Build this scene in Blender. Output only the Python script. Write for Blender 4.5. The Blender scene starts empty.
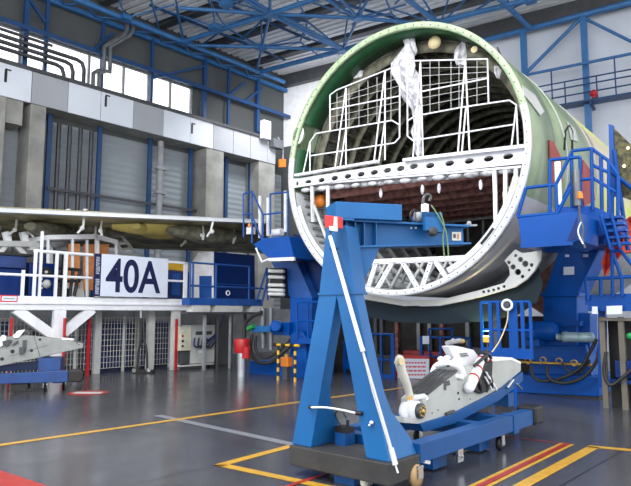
import bpy, bmesh, math, random
from mathutils import Vector, Matrix, noise
random.seed(7)
C = bpy.context.scene.collection
PI = math.pi
# ---------------------------------------------------------------- camera
FPX, HOR, CH = 615.0, 313.0, 1.7
PITCH = math.atan((HOR-243.0)/FPX)
cam_d = bpy.data.cameras.new('camera'); cam = bpy.data.objects.new('camera', cam_d); C.objects.link(cam)
cam.location = (0, 0, CH); cam.rotation_euler = (PI/2+PITCH, 0, 0)
cam_d.sensor_width = 36; cam_d.lens = 36*FPX/631; cam_d.clip_start = 0.05; cam_d.clip_end = 300
bpy.context.scene.camera = cam
def ray(px, py):
    x = (px-315.5)/FPX; v = (243-py)/FPX
    return Vector((x, math.cos(PITCH)-v*math.sin(PITCH), v*math.cos(PITCH)+math.sin(PITCH)))
# ---------------------------------------------------------------- frames of reference
class Fr:
    def __init__(s, x, y, deg):
        s.o = Vector((x, y, 0)); a = math.radians(deg); s.a = a
        s.X = Vector((math.cos(a), -math.sin(a), 0)); s.Y = Vector((math.sin(a), math.cos(a), 0))
    def P(s, px, py, lx=None, ly=None, lz=None):
        d = ray(px, py); o = Vector((0, 0, CH)) - s.o
        if lz is not None: t = (lz-CH)/d.z
        elif ly is not None: t = (ly-o.dot(s.Y))/d.dot(s.Y)
        else: t = (lx-o.dot(s.X))/d.dot(s.X)
        w = o+d*t
        return Vector((w.dot(s.X), w.dot(s.Y), w.z))
    def W(s, p): return s.o+s.X*p[0]+s.Y*p[1]+Vector((0, 0, p[2]))
    def L(s, w):
        w = Vector(w)-s.o; return Vector((w.dot(s.X), w.dot(s.Y), w.z))
# ---------------------------------------------------------------- materials
def lin(c):
    c /= 255.0
    return c/12.92 if c <= .04045 else ((c+.055)/1.055)**2.4
def col(r, g, b): return (lin(r), lin(g), lin(b), 1)
def mat(name, c, rough=.5, metal=0., var=.12, scale=3., bump=0., bscale=20., c2=None, spec=.5, coord='Object'):
    m = bpy.data.materials.new(name); m.use_nodes = True; n = m.node_tree.nodes; l = m.node_tree.links
    b = n['Principled BSDF']; b.inputs['Roughness'].default_value = rough; b.inputs['Metallic'].default_value = metal
    b.inputs['Specular IOR Level'].default_value = spec
    tc = n.new('ShaderNodeTexCoord'); nz = n.new('ShaderNodeTexNoise'); nz.inputs['Scale'].default_value = scale
    nz.inputs['Detail'].default_value = 6; l.new(tc.outputs[coord], nz.inputs['Vector'])
    cr = n.new('ShaderNodeValToRGB'); l.new(nz.outputs['Fac'], cr.inputs['Fac'])
    a = col(*c); d = col(*c2) if c2 else tuple(x*(1-var*2) for x in a[:3])+(1,)
    cr.color_ramp.elements[0].position = .35; cr.color_ramp.elements[1].position = .62
    cr.color_ramp.elements[0].color = d; cr.color_ramp.elements[1].color = a
    l.new(cr.outputs['Color'], b.inputs['Base Color'])
    if bump:
        n2 = n.new('ShaderNodeTexNoise'); n2.inputs['Scale'].default_value = bscale; l.new(tc.outputs[coord], n2.inputs['Vector'])
        bp = n.new('ShaderNodeBump'); bp.inputs['Strength'].default_value = bump; bp.inputs['Distance'].default_value = .02
        l.new(n2.outputs['Fac'], bp.inputs['Height']); l.new(bp.outputs['Normal'], b.inputs['Normal'])
    return m
def emat(name, c, s):
    m = mat(name, c); b = m.node_tree.nodes['Principled BSDF']
    b.inputs['Emission Color'].default_value = col(*c); b.inputs['Emission Strength'].default_value = s
    return m
M = {}
M['white'] = mat('white_paint', (232, 234, 240), .45, var=.06)
M['offwhite'] = mat('aged_white_paint', (205, 206, 205), .5, var=.1)
M['creamwhite'] = mat('cream_white_paint', (222, 220, 208), .35, var=.06)
M['cream'] = mat('cream_plastic', (222, 205, 160), .5)
M['grey'] = mat('grey_paint', (150, 153, 158), .5)
M['lgrey'] = mat('light_grey_paint', (188, 190, 188), .42, var=.08, scale=2)
M['pylon'] = mat('grey_primer', (176, 179, 176), .4, var=.08, scale=4)
M['dgrey'] = mat('dark_grey_paint', (70, 72, 76), .45)
M['gunmetal'] = mat('gunmetal_plate', (82, 84, 86), .28, .3, var=.2, scale=6)
M['black'] = mat('black_rubber', (24, 24, 26), .55)
M['basegrey'] = mat('worn_charcoal_paint', (54, 54, 55), .6, var=.15, scale=5, bump=.2)
M['steel'] = mat('bright_steel', (190, 195, 200), .25, .9, var=.1)
M['teal'] = mat('brushed_teal_motor', (160, 188, 198), .35, .2)
M['cblue'] = mat('crane_blue_paint', (26, 98, 158), .4, var=.05, scale=1.2, c2=(22, 84, 140), spec=.3)
M['jblue'] = mat('jig_blue_paint', (0, 74, 158), .4, var=.08, scale=1.5, spec=.2)
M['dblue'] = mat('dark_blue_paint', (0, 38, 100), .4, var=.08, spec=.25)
M['cartblue'] = mat('cart_blue_paint', (14, 76, 138), .42, var=.1, scale=2, spec=.3)
M['roofblue'] = mat('truss_blue_paint', (52, 110, 168), .45, var=.1)
M['wallblue'] = mat('column_blue_paint', (20, 66, 116), .45, var=.1)
M['railblue'] = mat('railing_blue_paint', (34, 84, 160), .45, spec=.3)
M['red'] = mat('red_paint', (182, 26, 34), .4)
M['redwhite'] = mat('red_tape', (214, 40, 44), .5)
M['yellow'] = mat('yellow_paint', (226, 178, 40), .45)
M['ylw_line'] = mat('yellow_floor_paint', (206, 158, 52), .35, var=.12, scale=9)
M['red_line'] = mat('red_floor_paint', (168, 50, 40), .35, var=.12, scale=9)
M['pale_line'] = mat('worn_grey_floor_paint', (128, 132, 140), .35, var=.12, scale=9)
M['orange'] = mat('orange_paint', (232, 130, 40), .45)
M['board'] = mat('orange_brown_board', (212, 140, 84), .6, var=.1, scale=8)
M['navy'] = mat('navy_print', (16, 24, 72), .5, var=.03)
M['signwhite'] = mat('sign_white', (214, 222, 238), .4, var=.03)
M['green'] = mat('dark_green_primer', (40, 92, 58), .45, var=.12, scale=4)
M['rimgreen'] = mat('pale_green_primer', (186, 204, 170), .4, var=.1, scale=9, c2=(158, 184, 144))
M['rimwhite'] = mat('white_rim_paint', (226, 230, 236), .4, var=.06, scale=8)
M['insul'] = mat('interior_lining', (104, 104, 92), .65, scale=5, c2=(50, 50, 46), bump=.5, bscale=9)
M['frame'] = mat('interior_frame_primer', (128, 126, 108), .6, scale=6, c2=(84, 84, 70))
M['lowlin'] = mat('hold_grey_lining', (152, 156, 158), .5, scale=4)
M['brown'] = mat('reddish_brown_beam', (160, 108, 100), .6, scale=8, c2=(104, 66, 62))
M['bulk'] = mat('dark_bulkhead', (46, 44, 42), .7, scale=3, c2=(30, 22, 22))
M['concrete'] = mat('pier_concrete', (156, 156, 152), .8, var=.12, scale=1.2, bump=.2, c2=(128, 129, 126))
M['panelwhite'] = mat('white_panel', (222, 228, 240), .5, var=.03, scale=.6)
M['panelgrey'] = mat('grey_panel', (168, 172, 180), .6, var=.05, scale=.6)
M['pipe'] = mat('dark_pipe', (72, 74, 80), .4, .3)
M['pipegrey'] = mat('lagged_pipe', (120, 124, 128), .4, .5)
M['oliv'] = mat('upper_wall_cladding', (78, 82, 84), .7, var=.1, scale=.5)
M['plastic'] = mat('crumpled_plastic', (226, 226, 232), .3, var=.25, scale=7, c2=(160, 160, 168), bump=.8, bscale=12)
M['hose'] = mat('black_hose', (42, 42, 44), .5)
M['wingtop'] = mat('wing_grey', (188, 192, 198), .35, var=.06, scale=1.5)
M['brass'] = mat('brass_fitting', (196, 160, 84), .35, .6)
M['greenstrap'] = mat('green_strap', (108, 140, 96), .6)
M['redcover'] = mat('red_cover', (150, 48, 42), .6)
M['orangenet'] = mat('red_orange_sheet', (226, 62, 36), .5, scale=9, c2=(150, 26, 24), bump=.6, bscale=8)
M['aft'] = mat('mesh_drape', (110, 104, 66), .7, scale=14, c2=(44, 44, 34))
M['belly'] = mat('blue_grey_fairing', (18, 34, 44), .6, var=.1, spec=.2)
M['duct'] = mat('dark_blue_crate', (24, 52, 110), .5)

def skin_mat():      # green primer on the front sections; further aft beige sheets with a yellow green crown
    m = mat('fuselage_primer', (126, 142, 114), .36, scale=1.3, c2=(98, 116, 90)); n = m.node_tree.nodes; l = m.node_tree.links
    b = n['Principled BSDF']; src = b.inputs['Base Color'].links[0].from_socket
    tc = n.new('ShaderNodeTexCoord'); sp = n.new('ShaderNodeSeparateXYZ'); l.new(tc.outputs['Object'], sp.inputs[0])
    def step(sock, lo, hi):
        q = n.new('ShaderNodeMapRange'); q.inputs['From Min'].default_value = lo; q.inputs['From Max'].default_value = hi; l.new(sp.outputs[sock], q.inputs['Value']); return q.outputs[0]
    def mix(f, x, y):
        q = n.new('ShaderNodeMix'); q.data_type = 'RGBA'; l.new(f, q.inputs['Factor'])
        for v, k in ((x, 6), (y, 7)):
            if isinstance(v, tuple): q.inputs[k].default_value = v
            else: l.new(v, q.inputs[k])
        return q.outputs[2]
    aft = mix(step('Z', 4.05, 4.5), col(176, 170, 152), col(196, 202, 104))
    low = mix(step('Z', 2.5, 2.9), col(190, 190, 96), aft)
    l.new(mix(step('Y', 4.2-6.485, 4.7-6.485), src, low), b.inputs['Base Color'])
    return m
M['skin'] = skin_mat()
M['slat'] = mat('pale_roof_slats', (236, 238, 244), .5, var=.04)
M['skinlow'] = mat('grey_lower_skin', (150, 152, 158), .42, var=.1, scale=2)

def floor_mat():
    m = bpy.data.materials.new('polished_dark_floor'); m.use_nodes = True; n = m.node_tree.nodes; l = m.node_tree.links
    b = n['Principled BSDF']
    tc = n.new('ShaderNodeTexCoord')
    nz = n.new('ShaderNodeTexNoise'); nz.inputs['Scale'].default_value = .7; nz.inputs['Detail'].default_value = 8; nz.inputs['Roughness'].default_value = .65
    mp = n.new('ShaderNodeMapping'); mp.inputs['Rotation'].default_value = (0, 0, math.radians(41.6)); mp.inputs['Scale'].default_value = (1, .35, 1)
    l.new(tc.outputs['Object'], mp.inputs[0]); l.new(mp.outputs[0], nz.inputs['Vector'])
    cr = n.new('ShaderNodeValToRGB'); cr.color_ramp.elements[0].position = .3; cr.color_ramp.elements[1].position = .75
    cr.color_ramp.elements[0].color = col(50, 51, 56); cr.color_ramp.elements[1].color = col(88, 88, 92)
    l.new(nz.outputs['Fac'], cr.inputs[0])
    bk = n.new('ShaderNodeTexBrick'); bk.offset = 0; bk.inputs['Scale'].default_value = 1; bk.inputs['Brick Width'].default_value = 3.2; bk.inputs['Row Height'].default_value = 3.2
    bk.inputs['Mortar Size'].default_value = .012; bk.inputs['Mortar'].default_value = col(46, 46, 52)
    mp2 = n.new('ShaderNodeMapping'); mp2.inputs['Rotation'].default_value = (0, 0, math.radians(41.6)); l.new(tc.outputs['Object'], mp2.inputs[0]); l.new(mp2.outputs[0], bk.inputs['Vector'])
    l.new(cr.outputs[0], bk.inputs['Color1']); l.new(cr.outputs[0], bk.inputs['Color2']); l.new(bk.outputs['Color'], b.inputs['Base Color'])
    n3 = n.new('ShaderNodeTexNoise'); n3.inputs['Scale'].default_value = 1.6; n3.inputs['Detail'].default_value = 5; l.new(tc.outputs['Object'], n3.inputs['Vector'])
    mr = n.new('ShaderNodeMapRange'); mr.inputs['To Min'].default_value = .12; mr.inputs['To Max'].default_value = .3; l.new(n3.outputs['Fac'], mr.inputs[0]); l.new(mr.outputs[0], b.inputs['Roughness'])
    bp = n.new('ShaderNodeBump'); bp.inputs['Strength'].default_value = .06; bp.inputs['Distance'].default_value = .01
    n4 = n.new('ShaderNodeTexNoise'); n4.inputs['Scale'].default_value = 5; l.new(tc.outputs['Object'], n4.inputs['Vector'])
    l.new(n4.outputs['Fac'], bp.inputs['Height']); l.new(bp.outputs[0], b.inputs['Normal'])
    return m
M['floor'] = floor_mat()
M['pylon2'] = mat('dull_grey_primer', (140, 143, 142), .45, var=.1, scale=4)
def corr_mat(name, c, period=.25, axis='Y', c2=None, strength=.5):     # corrugated cladding, the ribs are a bump
    m = mat(name, c, .55, var=.06, scale=.4); n = m.node_tree.nodes; l = m.node_tree.links
    tc = n.new('ShaderNodeTexCoord'); w = n.new('ShaderNodeTexWave'); w.bands_direction = axis; w.inputs['Scale'].default_value = 1/period/3.14*1.0
    l.new(tc.outputs['Object'], w.inputs['Vector']); bp = n.new('ShaderNodeBump'); bp.inputs['Strength'].default_value = strength; bp.inputs['Distance'].default_value = .05
    l.new(w.outputs['Fac'], bp.inputs['Height']); l.new(bp.outputs[0], n['Principled BSDF'].inputs['Normal'])
    return m
M['clad'] = corr_mat('grey_ribbed_cladding', (142, 150, 158), .3, 'Z')
M['backclad'] = corr_mat('pale_ribbed_cladding', (206, 212, 224), 1.1, 'Z', strength=.25)
def glass_mat():
    m = bpy.data.materials.new('clear_glass'); m.use_nodes = True; n = m.node_tree.nodes; l = m.node_tree.links
    for x in list(n): n.remove(x)
    o = n.new('ShaderNodeOutputMaterial'); t = n.new('ShaderNodeBsdfTransparent'); g = n.new('ShaderNodeBsdfGlossy'); g.inputs['Roughness'].default_value = .03
    x = n.new('ShaderNodeMixShader'); x.inputs[0].default_value = .1; l.new(t.outputs[0], x.inputs[1]); l.new(g.outputs[0], x.inputs[2]); l.new(x.outputs[0], o.inputs[0])
    return m
M['glass'] = glass_mat()

# ---------------------------------------------------------------- mesh builder (coordinates of a frame)
class MB:
    def __init__(s): s.v = []; s.f = []; s.sm = []
    def add(s, vs, fs, sm=False):
        k = len(s.v); s.v += [Vector(p) for p in vs]; s.f += [[i+k for i in f] for f in fs]; s.sm += [sm]*len(fs); return s
    def box(s, a, b):
        x0, x1 = sorted((a[0], b[0])); y0, y1 = sorted((a[1], b[1])); z0, z1 = sorted((a[2], b[2]))
        return s.add([(x0,y0,z0),(x1,y0,z0),(x1,y1,z0),(x0,y1,z0),(x0,y0,z1),(x1,y0,z1),(x1,y1,z1),(x0,y1,z1)],
                     [(0,3,2,1),(4,5,6,7),(0,1,5,4),(1,2,6,5),(2,3,7,6),(3,0,4,7)])
    def bar(s, p, q, w=.05, h=None, up=(0, 0, 1)):
        p, q = Vector(p), Vector(q); h = h or w; d = (q-p).normalized(); u = Vector(up)
        if abs(d.dot(u)) > .97: u = Vector((0, 1, 0))
        a = d.cross(u).normalized()*w/2; b = a.cross(d).normalized()*h/2
        return s.add([p-a-b, p+a-b, p+a+b, p-a+b, q-a-b, q+a-b, q+a+b, q-a+b], [(0,1,2,3),(7,6,5,4),(0,4,5,1),(1,5,6,2),(2,6,7,3),(3,7,4,0)])
    def tube(s, pts, r, n=8, r2=None, closed=False):
        pts = [Vector(p) for p in pts]; N = len(pts); rings = []; prev = None
        for i, p in enumerate(pts):
            if closed: d = (pts[(i+1) % N]-pts[i-1]).normalized()
            else: d = (pts[min(i+1, N-1)]-pts[max(i-1, 0)]).normalized()
            if prev is None:
                u = Vector((0, 0, 1)) if abs(d.z) < .9 else Vector((1, 0, 0)); a = d.cross(u).normalized()
            else:
                a = (prev-d*prev.dot(d)); a = a.normalized() if a.length > 1e-6 else d.orthogonal().normalized()
            prev = a; b = d.cross(a); rr = r if r2 is None else r+(r2-r)*i/(N-1)
            rings.append([p+a*rr*math.cos(2*PI*k/n)+b*rr*math.sin(2*PI*k/n) for k in range(n)])
        vs = [v for g in rings for v in g]; fs = []
        for i in range(N if closed else N-1):
            j = (i+1) % N
            for k in range(n): fs.append((i*n+k, i*n+(k+1) % n, j*n+(k+1) % n, j*n+k))
        s.add(vs, fs, True)
        if not closed:
            s.add(rings[0], [tuple(range(n))[::-1]]); s.add(rings[-1], [tuple(range(n))])
        return s
    def lathe(s, o, axis, prof, n=24):       # prof: (radius, distance along axis)
        o = Vector(o); d = Vector(axis).normalized(); u = d.orthogonal().normalized(); w = d.cross(u); vs = []
        for r, h in prof: vs += [o+d*h+(u*math.cos(2*PI*k/n)+w*math.sin(2*PI*k/n))*max(r, 1e-4) for k in range(n)]
        fs = [(i*n+k, i*n+(k+1) % n, (i+1)*n+(k+1) % n, (i+1)*n+k) for i in range(len(prof)-1) for k in range(n)]
        s.add(vs, fs, True); s.add(vs[:n], [tuple(range(n))[::-1]]); s.add(vs[-n:], [tuple(range(n))]); return s
    def ext(s, poly, vec):                    # polygon (any plane) pushed along vec
        poly = [Vector(p) for p in poly]; vec = Vector(vec); n = len(poly)
        fs = [tuple(range(n)), tuple(range(2*n-1, n-1, -1))]+[(i, i+n, (i+1) % n+n, (i+1) % n) for i in range(n)]
        return s.add(poly+[p+vec for p in poly], fs)
    def loft(s, A, B):
        n = len(A); return s.add([Vector(p) for p in A]+[Vector(p) for p in B], [tuple(range(n)), tuple(range(2*n-1, n-1, -1))]+[(i, i+n, (i+1) % n+n, (i+1) % n) for i in range(n)])
    def ball(s, o, r, n=12, sc=(1, 1, 1)):
        o = Vector(o); vs = []; m = n//2
        for i in range(m+1):
            t = PI*i/m; rr = max(math.sin(t), 1e-3)
            vs += [o+Vector((rr*math.cos(2*PI*k/n)*r*sc[0], rr*math.sin(2*PI*k/n)*r*sc[1], math.cos(t)*r*sc[2])) for k in range(n)]
        return s.add(vs, [(i*n+k, (i+1)*n+k, (i+1)*n+(k+1) % n, i*n+(k+1) % n) for i in range(m) for k in range(n)], True)
    def torus(s, o, axis, R, r, n=24, m=8):
        o = Vector(o); d = Vector(axis).normalized(); u = d.orthogonal().normalized(); w = d.cross(u)
        return s.tube([o+(u*math.cos(2*PI*k/n)+w*math.sin(2*PI*k/n))*R for k in range(n)], r, m, closed=True)
    def shift(s, d):
        s.v = [p+Vector(d) for p in s.v]; return s
def plate(outline, holes, vec):
    """flat sheet with cut-out holes: polygons given as 3D points of one plane; vec is the thickness vector"""
    o = Vector(outline[0]); nrm = Vector(vec).normalized(); e1 = (Vector(outline[1])-o).normalized(); e1 = (e1-nrm*e1.dot(nrm)).normalized(); e2 = nrm.cross(e1)
    cu = bpy.data.curves.new('tmp', 'CURVE'); cu.dimensions = '2D'; cu.fill_mode = 'BOTH'; cu.extrude = Vector(vec).length/2
    for poly in [outline]+holes:
        sp = cu.splines.new('POLY'); sp.points.add(len(poly)-1); sp.use_cyclic_u = True
        for i, p in enumerate(poly):
            d = Vector(p)-o; sp.points[i].co = (d.dot(e1), d.dot(e2), 0, 1)
    ob = bpy.data.objects.new('tmp', cu); C.objects.link(ob); bpy.context.view_layer.update()
    me = bpy.data.meshes.new_from_object(ob.evaluated_get(bpy.context.evaluated_depsgraph_get()))
    mb = MB(); mid = Vector(vec)/2
    mb.add([o+mid+e1*v.co.x+e2*v.co.y+nrm*v.co.z for v in me.vertices], [tuple(p.vertices) for p in me.polygons])
    bpy.data.objects.remove(ob); bpy.data.curves.remove(cu); bpy.data.meshes.remove(me)
    return mb
def oval(c, e1, e2, a, b, n=14):
    c = Vector(c); return [c+Vector(e1)*a*math.cos(2*PI*k/n)+Vector(e2)*b*math.sin(2*PI*k/n) for k in range(n)]
def text_mb(body, c, e1, e2, h, w, vec, bold=.0):
    """lettering centred on c, h high and w wide, standing in the plane e1/e2"""
    cu = bpy.data.curves.new('tmp', 'FONT'); cu.body = body; cu.size = 1; cu.offset = bold; cu.extrude = .5
    ob = bpy.data.objects.new('tmp', cu); C.objects.link(ob); bpy.context.view_layer.update()
    me = bpy.data.meshes.new_from_object(ob.evaluated_get(bpy.context.evaluated_depsgraph_get()))
    xs = [v.co.x for v in me.vertices]; ys = [v.co.y for v in me.vertices]; x0, x1, y0, y1 = min(xs), max(xs), min(ys), max(ys)
    mb = MB(); c = Vector(c); e1 = Vector(e1); e2 = Vector(e2); vec = Vector(vec)
    mb.add([c+e1*((v.co.x-(x0+x1)/2)/(x1-x0)*w)+e2*((v.co.y-(y0+y1)/2)/(y1-y0)*h)+vec*v.co.z for v in me.vertices], [tuple(p.vertices) for p in me.polygons])
    bpy.data.objects.remove(ob); bpy.data.curves.remove(cu); bpy.data.meshes.remove(me)
    return mb
def mesh_obj(name, mb, m, off, bevel=0):
    me = bpy.data.meshes.new(name); me.from_pydata([p-off for p in mb.v], [], mb.f)
    for p, sflag in zip(me.polygons, mb.sm): p.use_smooth = sflag
    bm = bmesh.new(); bm.from_mesh(me); bmesh.ops.recalc_face_normals(bm, faces=bm.faces); bm.to_mesh(me); bm.free()
    me.materials.append(M[m] if isinstance(m, str) else m)
    o = bpy.data.objects.new(name, me); C.objects.link(o)
    if bevel:
        b = o.modifiers.new('bevel', 'BEVEL'); b.width = bevel; b.segments = 2; b.limit_method = 'ANGLE'; b.angle_limit = math.radians(40)
    return o
def place(o, fr, base):
    o.location = fr.W(base); o.rotation_euler = (0, 0, -fr.a)
def bottom(vs):
    xs = [v.x for v in vs]; ys = [v.y for v in vs]; zs = [v.z for v in vs]
    return Vector(((min(xs)+max(xs))/2, (min(ys)+max(ys))/2, min(zs)))
class T:       # a thing: an Empty with parts and sub-parts
    def __init__(s, name, label, cat, fr, group=None, kind=None):
        s.n, s.l, s.c, s.fr, s.g, s.k, s.parts = name, label, cat, fr, group, kind, []
    def add(s, name, mb, m, parent=None, label=None, bevel=0, kind=None):
        s.parts.append((name, mb, m, parent, label, bevel, kind)); return len(s.parts)-1
    def done(s):
        base = bottom([v for p in s.parts for v in p[1].v])
        r = bpy.data.objects.new(s.n, None); r.empty_display_size = .2; C.objects.link(r); place(r, s.fr, base)
        if s.k: r['kind'] = s.k
        else:
            r['label'] = s.l; r['category'] = s.c
            if s.g: r['group'] = s.g
        made = []
        for name, mb, m, par, lab, bev, kind in s.parts:
            o = mesh_obj(name, mb, m, base, bev); o.parent = made[par] if par is not None else r
            if lab: o['label'] = lab
            if kind: o['kind'] = kind
            made.append(o)
        s.root = r; return r
def solo(name, mb, m, label, cat, fr, group=None, bevel=0, kind=None):
    base = bottom(mb.v); o = mesh_obj(name, mb, m, base, bevel); place(o, fr, base)
    if kind: o['kind'] = kind
    if kind != 'structure':
        o['label'] = label; o['category'] = cat
        if group: o['group'] = group
    return o
def copy_tree(o, parent=None):
    c = o.copy(); C.objects.link(c)
    if parent: c.parent = parent
    for ch in list(o.children): copy_tree(ch, c)
    return c
def struct(name, mb, m, fr=None, bevel=0): return solo(name, mb, m, None, None, fr or G, kind='structure', bevel=bevel)

G = Fr(0, 0, 0)
H = Fr(0, 0, 41.6)                 # hangar: local y runs along the left wall, wall at x = -26
F = Fr(1.609, 12.42, 38)           # fuselage: local y is its axis, cut face at y = 0
WX = -26.0
cor = H.P(285, 120, lx=WX); cw = H.W(cor)
B = Fr(cw.x, cw.y, 32.7)           # back wall at y = 0
def PP(fr, pts, **pl): return [fr.P(x, y, **pl) for x, y in pts]
def prism(fr, pts, vec, **pl): return MB().ext(PP(fr, pts, **pl), vec)
def bars(mb, fr, segs, r, n=6, **pl):
    for a, b in segs: mb.tube([fr.P(*a, **pl), fr.P(*b, **pl)], r, n)
    return mb
def sqbars(mb, fr, segs, w, h=None, **pl):
    for a, b in segs: mb.bar(fr.P(*a, **pl), fr.P(*b, **pl), w, h)
    return mb
# ================================================================ SETTING
fl = MB().add([(-60, -5, 0), (34, -5, 0), (34, 60, 0), (-60, 60, 0), (-60, -5, -.3), (34, -5, -.3), (34, 60, -.3), (-60, 60, -.3)], [(0,1,2,3),(7,6,5,4),(0,4,5,1),(1,5,6,2),(2,6,7,3),(3,7,4,0)])
struct('floor', fl, 'floor')
BF = WX+1.2
zt = H.P(180, 53, lx=WX).z; zd = zt+.95
LC = cor.y; Y0 = -4
bt = H.P(0, 62, lx=BF).z; bb = H.P(0, 95, lx=BF).z
wz1 = H.P(76, 47, lx=WX).z; wz0 = min(H.P(76, 80, lx=WX).z, bt)
wy1 = H.P(193, 100, lx=WX).y
mb = MB().box((WX-.25, Y0, wz1), (WX, LC, zd+.3)); mb.box((WX-.25, Y0, bb-.2), (WX, LC, wz0)); mb.box((WX-.25, wy1, wz0), (WX, LC, wz1))
struct('wall_left_upper', mb, 'oliv', H)
mb = MB().box((WX-.25, Y0, 0), (WX, LC, bb-.2)); struct('wall_left', mb, 'clad', H)
# clerestory window
wn = T('window_1', None, None, H, kind='structure')
fm = MB(); fm.box((WX-.2, Y0, wz0), (WX-.05, wy1, wz0+.12)); fm.box((WX-.2, Y0, wz1-.12), (WX-.05, wy1, wz1))
for px in (20, 45, 90, 103, 125, 150, 172): 
    y = H.P(px, 70, lx=WX).y; fm.box((WX-.18, y-.05, wz0+.1), (WX-.06, y+.05, wz1-.1))
fm.box((WX-.18, wy1-.12, wz0), (WX-.05, wy1, wz1))
wn.add('window_frame', fm, 'grey'); wn.add('pane', MB().box((WX-.14, Y0, wz0+.05), (WX-.12, wy1-.05, wz1-.05)), 'glass'); wn.done()
# concrete band with white and grey panels
ys = [Y0]+[H.P(px, 100, lx=BF).y for px in (31, 68, 101, 134, 164, 191, 214, 234, 251, 268, 276)]
kinds = ['panelwhite', 'panelgrey', 'panelwhite', 'panelwhite', 'panelgrey', 'panelwhite', 'panelwhite', 'panelgrey', 'panelgrey', 'panelgrey', 'panelgrey']
bd = T('trim_1', None, None, H, kind='structure')
k = bd.add('beam_core', MB().box((WX, Y0, bb+.02), (BF-.06, ys[-1], bt-.02)), 'concrete')
for a, b, kk in zip(ys, ys[1:], kinds): bd.add('fascia_panel', MB().box((BF-.06, a+.015, bb), (BF, b-.015, bt)), kk)
bd.add('coping', MB().box((WX, Y0, bt), (BF+.12, ys[-1]+.1, bt+.14)), 'dgrey')
sl = MB()
for px in (6, 106, 192): 
    p = H.P(px, H and (70 if px < 50 else 96 if px < 150 else 124), lx=BF); sl.box((BF, p.y-.05, p.z-.5), (BF+.02, p.y+.05, p.z)); sl.box((BF, p.y-.03, p.z), (BF+.02, p.y+.2, p.z+.06))
bd.add('expansion_slot', sl, 'black'); bd.done()
i = 1
for a, b in ((-30, 2), (27, 43), (206, 223.5), (259, 275)):
    y0 = H.P(a, 180, lx=BF-.05).y; y1 = H.P(b, 180, lx=BF-.05).y
    mb = MB().box((WX, y0, 0), (BF-.05, y1, bb)); struct('wall_left_pier_%s' % 'abcd'[i-1], mb, 'concrete', H, bevel=.03); i += 1
mb = MB().box((WX, H.P(-30, 180, lx=BF).y, bb-1.0), (BF-.1, H.P(20, 180, lx=BF).y, bb)); struct('trim_2', mb, 'concrete', H)
# blue columns, dark pipes on the left wall
def at_wall(px, py, off=.3): return H.P(px, py, lx=WX+off)
for px in (47, 98, 149, 190, 226, 250):
    p = at_wall(px, 180, .35)
    solo('wall_column', MB().box((p.x-.06, p.y-.1, 0), (p.x+.06, p.y+.1, bb)), 'wallblue', 'blue steel column standing against the grey cladding under the concrete band', 'column', H, 'blue columns below the concrete band')
lb = {57: 'first', 68: 'second', 79: 'third', 90: 'fourth'}
for px in (57, 68, 79, 90):
    p = at_wall(px, 170, .3)
    solo('wall_pipe', MB().tube([(p.x, p.y, .3), (p.x, p.y, bb-.3)], .1), 'pipe', 'dark vertical pipe on left wall cladding, %s of four from the left' % lb[px], 'pipe', H, 'dark vertical pipes on the left wall')
p = at_wall(160, 170, .6)
solo('downpipe', MB().tube([(p.x, p.y, .3), (p.x, p.y, bb-.1)], .16).box((p.x-.1, p.y-.3, p.z), (p.x+.2, p.y+.3, p.z+.15)).box((p.x-.1, p.y-.3, p.z-1.2), (p.x+.2, p.y+.3, p.z-1.05)), 'grey', 'thick pale grey pipe with brackets between the wall columns', 'pipe', H)
p0, p1 = at_wall(47, 188, .45), at_wall(196, 214, .45)
solo('cable_rail', MB().bar((p0.x, p0.y, p0.z), (p1.x, p1.y, p0.z), .08, .12), 'pipe', 'thin dark horizontal rail running across the left wall cladding', 'rail', H)
# upper wall framework
for px in (24, 45, 102, 152, 205, 229, 258):
    p = at_wall(px, 60, .35); w = .1 if px in (24, 205, 258) else .07
    solo('wall_post', MB().box((p.x-w, p.y-w, bt+.14), (p.x+w, p.y+w, zt)), 'wallblue', 'blue steel post rising from the concrete band to the roof truss', 'post', H, 'blue posts above the concrete band')
p0 = at_wall(80, 46, .5)
solo('wall_rail', MB().bar((p0.x, Y0, p0.z), (p0.x, LC-.1, p0.z), .14, .2), 'wallblue', 'long blue horizontal rail just above the strip window', 'rail', H)
for a, b, c in (((30, 0), (45, 22), 'in the upper left corner'), ((93, 50), (113, 33), 'left of the bent ducts'), ((153, 78), (204, 66), 'beside the window end'), ((226, 98), (245, 82), 'between the last wall posts'), ((243, 103), (262, 88), 'nearest the hangar corner')):
    solo('wall_brace', MB().bar(at_wall(*a, .45), at_wall(*b, .45), .12), 'wallblue', 'blue diagonal brace above the strip window, '+c, 'brace', H, 'blue wall braces')
pts = [(-4, 0), (62, 15), (73, 15), (84, 15)]
for k, (px, dy) in enumerate(((64, 33), (73, 40), (84, 27))):
    zz = at_wall(40, (52, 44, 37)[k] if k < 2 else 47, .8).z
    zz = at_wall(30, (56.5, 50.5, 44.5)[k], .8).z
    y1 = at_wall(px, 70, .8).y; x = WX+.8
    solo('window_duct', MB().tube([(x, Y0, zz), (x, y1-.35, zz), (x, y1-.1, zz-.08), (x, y1, zz-.35), (x, y1, bt+.1)], .09), 'pipe', ('lowest', 'middle', 'uppermost')[k]+' of the dark ducts crossing the strip window and bending down', 'duct', H, 'ducts across the strip window')
zz = at_wall(30, 38.5, .8).z
solo('window_duct', MB().tube([(WX+.8, Y0, zz), (WX+.8, at_wall(52, 50, .8).y, zz)], .07), 'pipe', 'short straight dark duct above the bending ducts at the far left window', 'duct', H, 'ducts across the strip window')
x = WX+.9
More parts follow.
